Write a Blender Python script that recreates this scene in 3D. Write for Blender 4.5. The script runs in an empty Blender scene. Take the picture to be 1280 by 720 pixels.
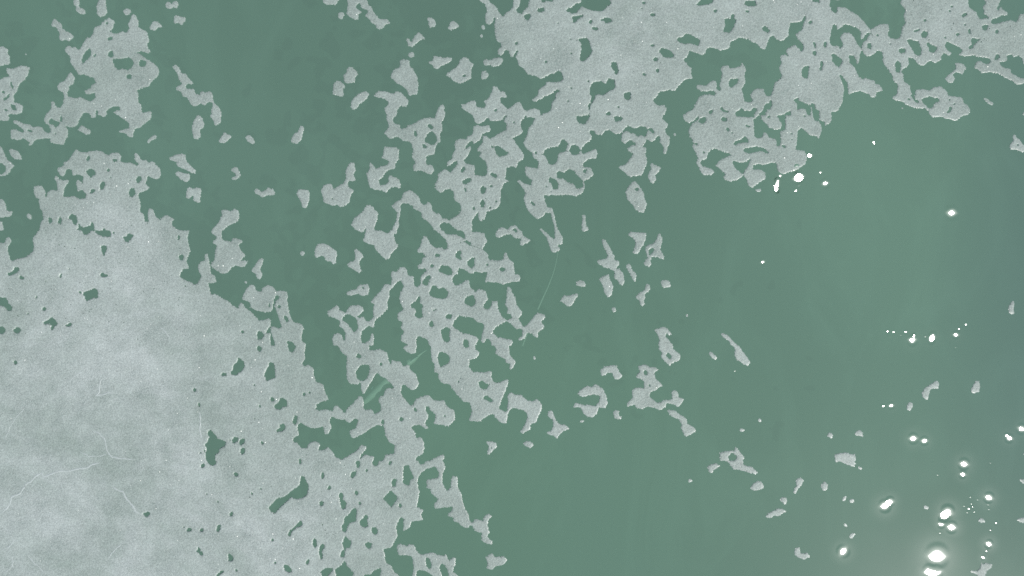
import bpy, math, random
import numpy as np
from mathutils import Vector

# ------------------------------------------------------------------ camera, sky, sun, exposure
scene = bpy.context.scene
S = 0.006                      # metres of lake surface per photograph pixel
LENS, SENSOR = 25.7, 36.0
FPX = 1280 * LENS / SENSOR
HCAM = FPX * S                 # the lens looks straight down from this height
cd = bpy.data.cameras.new('camera'); cam = bpy.data.objects.new('camera', cd)
scene.collection.objects.link(cam); scene.camera = cam
cd.lens, cd.sensor_width, cd.sensor_fit = LENS, SENSOR, 'HORIZONTAL'
cd.clip_start, cd.clip_end = 0.05, 500
cam.location = (0, 0, HCAM)

def P(px, py, z=0.0): return Vector(((px - 640) * S, (360 - py) * S, z))

# still water mirrors the sun at this spot of the lake, which fixes the sun's direction
MIR = P(1192, 800)
SUN = Vector((MIR.x, MIR.y, HCAM)).normalized()
elev = math.asin(SUN.z); az = math.atan2(SUN.x, SUN.y)
world = bpy.data.worlds.new('World'); scene.world = world; world.use_nodes = True
wn = world.node_tree; bg = wn.nodes['Background']
sky = wn.nodes.new('ShaderNodeTexSky'); sky.sky_type = 'NISHITA'; sky.sun_disc = False
sky.sun_elevation = elev; sky.sun_rotation = az
wn.links.new(sky.outputs[0], bg.inputs[0]); bg.inputs[1].default_value = 0.075
sl = bpy.data.lights.new('sun', 'SUN'); sl.energy = 3.2; sl.angle = math.radians(0.53); sl.color = (1, .97, .92)
so = bpy.data.objects.new('sun', sl); scene.collection.objects.link(so)
so.rotation_euler = SUN.to_track_quat('Z', 'Y').to_euler(); so.location = SUN * 30
scene.view_settings.view_transform = 'Standard'; scene.view_settings.look = 'None'
scene.view_settings.gamma = 1; scene.view_settings.exposure = 0.14
scene.cycles.use_denoising = False
scene.cycles.max_bounces = 6; scene.cycles.transparent_max_bounces = 8
COL = scene.collection
rng = np.random.default_rng(11); random.seed(5)

# ------------------------------------------------------------------ materials
def new_mat(name):
    m = bpy.data.materials.new(name); m.use_nodes = True
    nt = m.node_tree; nt.nodes.clear()
    return m, nt, (lambda t, **k: _node(nt, t, **k)), nt.links.new
def _node(nt, t, **k):
    n = nt.nodes.new('ShaderNode' + t)
    for a, v in k.items(): setattr(n, a, v)
    return n
def noise(N, L, pos, scale, detail=2, rough=.5, dist=0.0):
    n = N('TexNoise'); n.inputs['Scale'].default_value = scale; n.inputs['Detail'].default_value = detail
    n.inputs['Roughness'].default_value = rough; n.inputs['Distortion'].default_value = dist
    L(pos, n.inputs['Vector']); return n.outputs['Fac']
def maprange(N, L, v, a, b, c, d):
    n = N('MapRange'); L(v, n.inputs['Value'])
    for i, x in enumerate((a, b, c, d)): n.inputs[i + 1].default_value = x
    return n.outputs[0]
def mixcol(N, L, f, a, b, blend='MIX'):
    n = N('Mix', data_type='RGBA', blend_type=blend)
    for i, v in ((0, f), (6, a), (7, b)):
        if isinstance(v, (int, float)): n.inputs[i].default_value = v
        elif isinstance(v, tuple): n.inputs[i].default_value = (*v, 1)
        else: L(v, n.inputs[i])
    return n.outputs[2]
def math_n(N, L, op, a, b=None):
    n = N('Math', operation=op)
    for i, v in enumerate((a, b)):
        if v is None: continue
        if isinstance(v, (int, float)): n.inputs[i].default_value = v
        else: L(v, n.inputs[i])
    return n.outputs[0]

def ice_material():
    m, nt, N, L = new_mat('granular_ice')
    pos = N('NewGeometry').outputs['Position']
    at = N('Attribute', attribute_name='frost'); fr = at.outputs['Fac']
    cloud = noise(N, L, pos, .85, 6, .62, 1.0)
    mott = noise(N, L, pos, 4.5, 5, .65, .5)
    mp = N('Mapping'); mp.inputs['Rotation'].default_value = (0, 0, math.radians(38)); mp.inputs['Scale'].default_value = (1, 2.6, 1); L(pos, mp.inputs['Vector'])
    streak = noise(N, L, mp.outputs[0], 1.5, 7, .7, 2.2)
    grain = noise(N, L, pos, 105, 3, .75)
    pits = noise(N, L, pos, 150, 1, .5)
    a1 = math_n(N, L, 'MULTIPLY', maprange(N, L, cloud, .32, .68, -.62, .62), maprange(N, L, fr, 0, 1, .35, 1))
    a2 = math_n(N, L, 'MULTIPLY', maprange(N, L, streak, .38, .72, -.12, .30), fr)
    f = math_n(N, L, 'ADD', math_n(N, L, 'ADD', math_n(N, L, 'MULTIPLY', fr, .34), math_n(N, L, 'ADD', a1, a2)), .13)
    f.node.use_clamp = True
    base = mixcol(N, L, f, (.310, .374, .334), (.445, .50, .472))
    k = math_n(N, L, 'ADD', maprange(N, L, grain, .25, .75, .66, 1.34), maprange(N, L, mott, .3, .7, -.08, .08))
    # small wet pits where the green water shows, thicker in mottled patches
    pitmask = maprange(N, L, math_n(N, L, 'ADD', pits, math_n(N, L, 'MULTIPLY', math_n(N, L, 'SUBTRACT', mott, .5), .55)), .36, .27, 0, .55)
    col = mixcol(N, L, 1.0, base, k, 'MULTIPLY')
    col = mixcol(N, L, pitmask, col, (.16, .24, .21))
    bump = N('Bump'); bump.inputs['Strength'].default_value = .55; bump.inputs['Distance'].default_value = .004
    L(grain, bump.inputs['Height'])
    p = N('BsdfPrincipled'); L(col, p.inputs['Base Color']); L(bump.outputs[0], p.inputs['Normal'])
    p.inputs['IOR'].default_value = 1.48
    rimv = N('Attribute', attribute_name='rim').outputs['Fac']
    L(maprange(N, L, rimv, .35, .95, .22, .50), p.inputs['Roughness'])      # wet along the waterline, dry and grainy further in
    # crystal faces: every grain has a facet tilted its own way, a few of them catch the sun
    vor = N('TexVoronoi'); vor.inputs['Scale'].default_value = 105; L(pos, vor.inputs['Vector'])
    sub = N('VectorMath', operation='SUBTRACT'); L(vor.outputs['Color'], sub.inputs[0]); sub.inputs[1].default_value = (.5, .5, .5)
    scl = N('VectorMath', operation='SCALE'); L(sub.outputs[0], scl.inputs[0]); scl.inputs['Scale'].default_value = 1.3
    add = N('VectorMath', operation='ADD'); L(scl.outputs[0], add.inputs[0])
    L(N('NewGeometry').outputs['Normal'], add.inputs[1])
    nrm = N('VectorMath', operation='NORMALIZE'); L(add.outputs[0], nrm.inputs[0])
    g = N('BsdfGlossy'); g.inputs['Roughness'].default_value = .17; L(nrm.outputs[0], g.inputs['Normal'])
    core = maprange(N, L, vor.outputs['Distance'], .25, .45, .009, 0)
    ms = N('MixShader'); L(core, ms.inputs[0]); L(p.outputs[0], ms.inputs[1]); L(g.outputs[0], ms.inputs[2])
    o = N('OutputMaterial'); L(ms.outputs[0], o.inputs[0])
    return m

def water_material():
    m, nt, N, L = new_mat('turbid_green_water')
    pos = N('NewGeometry').outputs['Position']
    big = noise(N, L, pos, .28, 3, .5, .4)
    mp = N('Mapping'); mp.inputs['Scale'].default_value = (1.7, .7, 1); L(pos, mp.inputs['Vector'])
    wisp = noise(N, L, mp.outputs[0], 1.0, 5, .6, 1.6)
    def algae_sky_patch(px, py, rx, ry):               # soft patch mask for denser algae and the painted bluish sky reflection
        mp = N('Mapping'); mp.inputs['Location'].default_value = (-(px - 640) * S / rx, -(360 - py) * S / ry, 0)
        mp.inputs['Scale'].default_value = (1 / rx, 1 / ry, 1); L(pos, mp.inputs['Vector'])
        gr = N('TexGradient', gradient_type='SPHERICAL'); L(mp.outputs[0], gr.inputs[0])
        return maprange(N, L, math_n(N, L, 'ADD', gr.outputs['Fac'], maprange(N, L, big, .2, .8, -.25, .25)), .05, .8, 0, 1)
    c = mixcol(N, L, algae_sky_patch(1090, 260, 2.6, 2.9), (.196, .342, .262), (.238, .418, .312))
    c = mixcol(N, L, algae_sky_patch(640, 560, 3.0, 2.6), c, (.203, .366, .265))
    c = mixcol(N, L, algae_sky_patch(1400, 330, 1.7, 3.4), c, (.188, .320, .272))  # bluish sky reflection put into the water colour
    k = math_n(N, L, 'ADD', maprange(N, L, big, .3, .7, .95, 1.06), maprange(N, L, wisp, .5, .8, 0, .085))
    c = mixcol(N, L, 1.0, c, k, 'MULTIPLY')
    d = N('BsdfDiffuse'); L(c, d.inputs['Color'])
    upn = N('CombineXYZ'); upn.inputs[2].default_value = 1; L(upn.outputs[0], d.inputs['Normal'])   # light scattered inside the water does not follow the ripples
    t = N('BsdfTransparent'); t.inputs['Color'].default_value = (.90, 1, .96, 1)
    body = N('MixShader'); body.inputs[0].default_value = .55
    L(t.outputs[0], body.inputs[1]); L(d.outputs[0], body.inputs[2])
    swell = noise(N, L, pos, 2.2, 2, .4, .3)
    bump = N('Bump'); bump.inputs['Strength'].default_value = 1; bump.inputs['Distance'].default_value = .0005
    L(swell, bump.inputs['Height'])
    # the smooth swell mirrors the sun, the finest capillary ripples scatter a little of it; the last lobe is the painted halo
    lobes = None
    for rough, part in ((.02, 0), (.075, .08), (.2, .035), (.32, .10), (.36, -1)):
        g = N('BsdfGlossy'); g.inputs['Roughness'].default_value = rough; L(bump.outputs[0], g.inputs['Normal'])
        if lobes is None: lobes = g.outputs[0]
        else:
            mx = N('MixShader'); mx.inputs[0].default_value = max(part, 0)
            if part < 0: L(maprange(N, L, N('Attribute', attribute_name='glint_halo').outputs['Fac'], 0, 1, 0, .9), mx.inputs[0])
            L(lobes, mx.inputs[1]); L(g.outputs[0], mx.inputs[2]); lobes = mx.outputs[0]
    fr = N('Fresnel'); fr.inputs['IOR'].default_value = 1.333; L(bump.outputs[0], fr.inputs['Normal'])
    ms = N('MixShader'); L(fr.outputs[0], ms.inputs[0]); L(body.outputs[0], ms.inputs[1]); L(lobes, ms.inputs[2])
    o = N('OutputMaterial'); L(ms.outputs[0], o.inputs[0])
    return m

def plain_material(name, c1, c2, scale, rough=.5):
    m, nt, N, L = new_mat(name)
    pos = N('TexCoord').outputs['Object']
    c = mixcol(N, L, maprange(N, L, noise(N, L, pos, scale, 4, .6), .3, .7, 0, 1), c1, c2)
    p = N('BsdfPrincipled'); L(c, p.inputs['Base Color']); p.inputs['Roughness'].default_value = rough
    o = N('OutputMaterial'); L(p.outputs[0], o.inputs[0])
    return m

M_ICE = ice_material(); M_WATER = water_material()
M_BED = plain_material('silty_bed', (.018, .045, .03), (.022, .05, .035), .5, .9)
M_RIDGE = plain_material('refrozen_white_ice', (.43, .49, .465), (.50, .555, .535), 60, .5)

def mesh_object(name, verts, polys, mat, loc=(0, 0, 0), smooth=True):
    """polys: (n,k) int array list; verts: (n,3)"""
    verts = np.asarray(verts, np.float32) - np.asarray(loc, np.float32)
    me = bpy.data.meshes.new(name)
    sizes, loops = [], []
    for q in polys:
        if len(q): sizes.append(np.full(len(q), q.shape[1], np.int32)); loops.append(np.asarray(q, np.int32).ravel())
    sizes = np.concatenate(sizes); loops = np.concatenate(loops)
    me.vertices.add(len(verts)); me.vertices.foreach_set('co', verts.ravel())
    me.loops.add(len(loops)); me.loops.foreach_set('vertex_index', loops)
    me.polygons.add(len(sizes))
    me.polygons.foreach_set('loop_start', (np.cumsum(sizes) - sizes).astype(np.int32))
    me.polygons.foreach_set('use_smooth', np.full(len(sizes), smooth))
    me.update(calc_edges=True); me.validate()
    me.materials.append(mat)
    o = bpy.data.objects.new(name, me); o.location = loc; COL.objects.link(o)
    return o
def tag(o, label=None, cat=None, group=None, kind=None):
    for k, v in (('label', label), ('category', cat), ('group', group), ('kind', kind)):
        if v: o[k] = v
    return o

# ------------------------------------------------------------------ lake bed
B = 60.0
bed = mesh_object('lake_bed', [(-B, -B, -1.6), (B, -B, -1.6), (B, B, -1.6), (-B, B, -1.6)], [np.array([[0, 1, 2, 3]])], M_BED)
tag(bed, 'silty green lake bed under the cloudy water', None, None, 'structure')

# ------------------------------------------------------------------ lake surface with its ripples
# each ripple: place on the lake and radius; its face leans so that it mirrors the sun towards the lens
GL = [(1104,508,1.8),(1114,507,2.6),(1141.5,548,4.6),(1155.5,551,3.8),(1261.7,548,3.8),(1258,543.5,1.8),(1277,536,3.8),
 (1205,580,5),(1203.5,593,3.4),(1106,632.5,5.5),(1112.8,626.5,4),(1184.5,639.5,6),(1179.5,646,4.6),(1176.7,655,3.6),(1189.5,659,5.2),
 (1236,622,4.6),(1236,680,3.8),(1229,697,2.2),(1054,689,4.6),(1171.5,694.5,10.5),(1161.5,714,6),(1170.5,714.5,6),
 (1109.5,414.3,1.9),(1117,415,1.9),(1126,419.2,1.2),(1132.2,415,1.9),(1142.4,418.8,1.8),(1140.6,425.6,4.6),(1156.6,421,1.4),(1165.6,419.8,3.6),
 (1164.2,425.4,3.4),(1194.8,418.6,3.4),(1198.6,411.2,1.8),(1207.3,405.6,1.9),(1194.5,434.5,1.0),
 (1189.5,266,5.2),(953.5,327.5,2.4),(918.5,464,1.5),(1091.5,177,1.7),(1093,180,1.7),(1031.5,229.2,3.6),(1025.5,215.6,2),
 (1013,195,3.0),(1010.5,194,2.0),(1128,135,1.3),(994.8,238.5,2.2),(998.5,232,1.6),(975,220,2.6),(972,226,3),(970.4,233,3.6),(970.8,238,2.6),
 (996,223,5),(1000.5,221,4.6),(992.5,212.5,2.6),(996,209,3),
 (1205,633,1.2),(1211,636,1.6),(1214,630,1.1),(1216,634,1),(1218,640,1),(1213,622,1.1),(1222,625,1),(1209,641,1.1),(1235,631,1.3),(1236,637,1.2),(1245,654,1.5),
 (1238,663,1.3),(1233,689,1.4),(1175,666.5,1.2),(1172,594,1.1),(1238,579,1.2)]
TX = [(x, y, r) for x, y, r in GL]
extra = [(random.uniform(900, 1500), random.uniform(100, 900), random.uniform(1.5, 5)) for _ in range(160)]
CELL, SUB = 16, 24
GX0, GY0, GNX, GNY = -480, -400, 140, 95
allr = []                                # (x, y, radius, slope, plane centre, profile)
pool = [[q] for q in TX]
k = 0
while k < len(pool):                     # touching faces share one plane
    for m_ in range(k + 1, len(pool)):
        both = pool[k] + pool[m_]
        if any(math.hypot(a[0] - b[0], a[1] - b[1]) < 1.12 * (a[2] + b[2]) for a in pool[k] for b in pool[m_]) and \
           max(math.hypot(a[0] - b[0], a[1] - b[1]) for a in both for b in both) < 13:
            pool[k] = both; pool.pop(m_); break
    else: k += 1
for grp in pool:
    cx_, cy_ = (sum(q[i] * q[2] for q in grp) / sum(q[2] for q in grp) for i in (0, 1))
    w = P(cx_, cy_); n = ((cam.location - w).normalized() + SUN).normalized()
    near = min(math.hypot(cx_ - a, cy_ - b) - c for a, b, c in TX if (a, b, c) not in grp)
    for x, y, r in grp:
        soft = len(grp) == 1 and r > 2.3 and near > 3 * r
        allr.append((x, y, max(r, 1.2) * (1.08 if soft else 1.0), -n.x / n.z, -n.y / n.z, cx_, cy_, *((2.3, 2.5) if soft else (1.9, 2.8))))
for x, y, r in extra:
    if any((x - a) ** 2 + (y - b) ** 2 < 26 ** 2 for a, b, _ in TX) or math.hypot(x - 1192, y - 800) < 70 or (x < 1290 and y < 730): continue
    allr.append((x, y, r, random.gauss(0, .06), random.gauss(0, .06), x, y, 3.2, 1.6))
fine = set()
for x, y, r, *_ in allr:
    R = max(r * 2.95, 4.6 * r if r > 2 else 0)
    for i in range(int((x - R - GX0) // CELL), int((x + R - GX0) // CELL) + 1):
        for j in range(int((y - R - GY0) // CELL), int((y + R - GY0) // CELL) + 1): fine.add((i, j))
def ripple_height(X, Y):
    h = np.zeros_like(X); wt = np.zeros_like(X)
    for x, y, r, gx, gy, cx_, cy_, A, p in allr:
        q = ((X - x) ** 2 + (Y - y) ** 2) / r ** 2; k = q < 8.5
        w = np.exp(-(q[k] / A) ** p) * np.clip((8.5 - q[k]) / 3, 0, 1)
        h[k] += w * (gx * (X[k] - cx_) - gy * (Y[k] - cy_)) * S; wt[k] += w
    return h / np.maximum(wt, 1)
fx, fy, quads = [], [], []
nv = 0
pts = {}
def vid(a, b):
    global nv
    k = (round(a * 48), round(b * 48))
    if k not in pts: pts[k] = nv; fx.append(a); fy.append(b); nv += 1
    return pts[k]
for i in range(GNX):
    for j in range(GNY):
        x0, y0 = GX0 + i * CELL, GY0 + j * CELL
        n = SUB if (i, j) in fine else 1
        st = CELL / n
        g = [[vid(x0 + a * st, y0 + b * st) for a in range(n + 1)] for b in range(n + 1)]
        for b in range(n):
            for a in range(n): quads.append((g[b + 1][a], g[b + 1][a + 1], g[b][a + 1], g[b][a]))
X1, Y1 = GX0 + GNX * CELL, GY0 + GNY * CELL
F = 10000
for a0, b0, a1, b1 in ((-F, -F, F, GY0), (-F, Y1, F, F), (-F, GY0, GX0, Y1), (X1, GY0, F, Y1)):
    quads.append((vid(a0, b1), vid(a1, b1), vid(a1, b0), vid(a0, b0)))
fx = np.array(fx); fy = np.array(fy)
hz = np.zeros_like(fx); near = (abs(fx - 640) < 1700) & (abs(fy - 360) < 1300)
hz[near] = ripple_height(fx[near], fy[near])
wv = np.stack([(fx - 640) * S, (360 - fy) * S, hz], 1)
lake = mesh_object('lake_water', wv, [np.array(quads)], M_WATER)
halo = np.zeros_like(fx)                   # painted halo: rough gloss spreads a soft glow round each larger glint
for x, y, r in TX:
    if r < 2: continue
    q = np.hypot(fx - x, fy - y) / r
    halo = np.maximum(halo, np.where(q < 5, np.exp(-(q / 1.9) ** 1.6) * min(1, r / 4.2) * np.clip((5 - q) / 1.5, 0, 1), 0))
at = lake.data.attributes.new('glint_halo', 'FLOAT', 'POINT'); at.data.foreach_set('value', halo.astype(np.float32))
tag(lake, 'calm cloudy green lake water with sun glints', None, None, 'structure')

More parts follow.
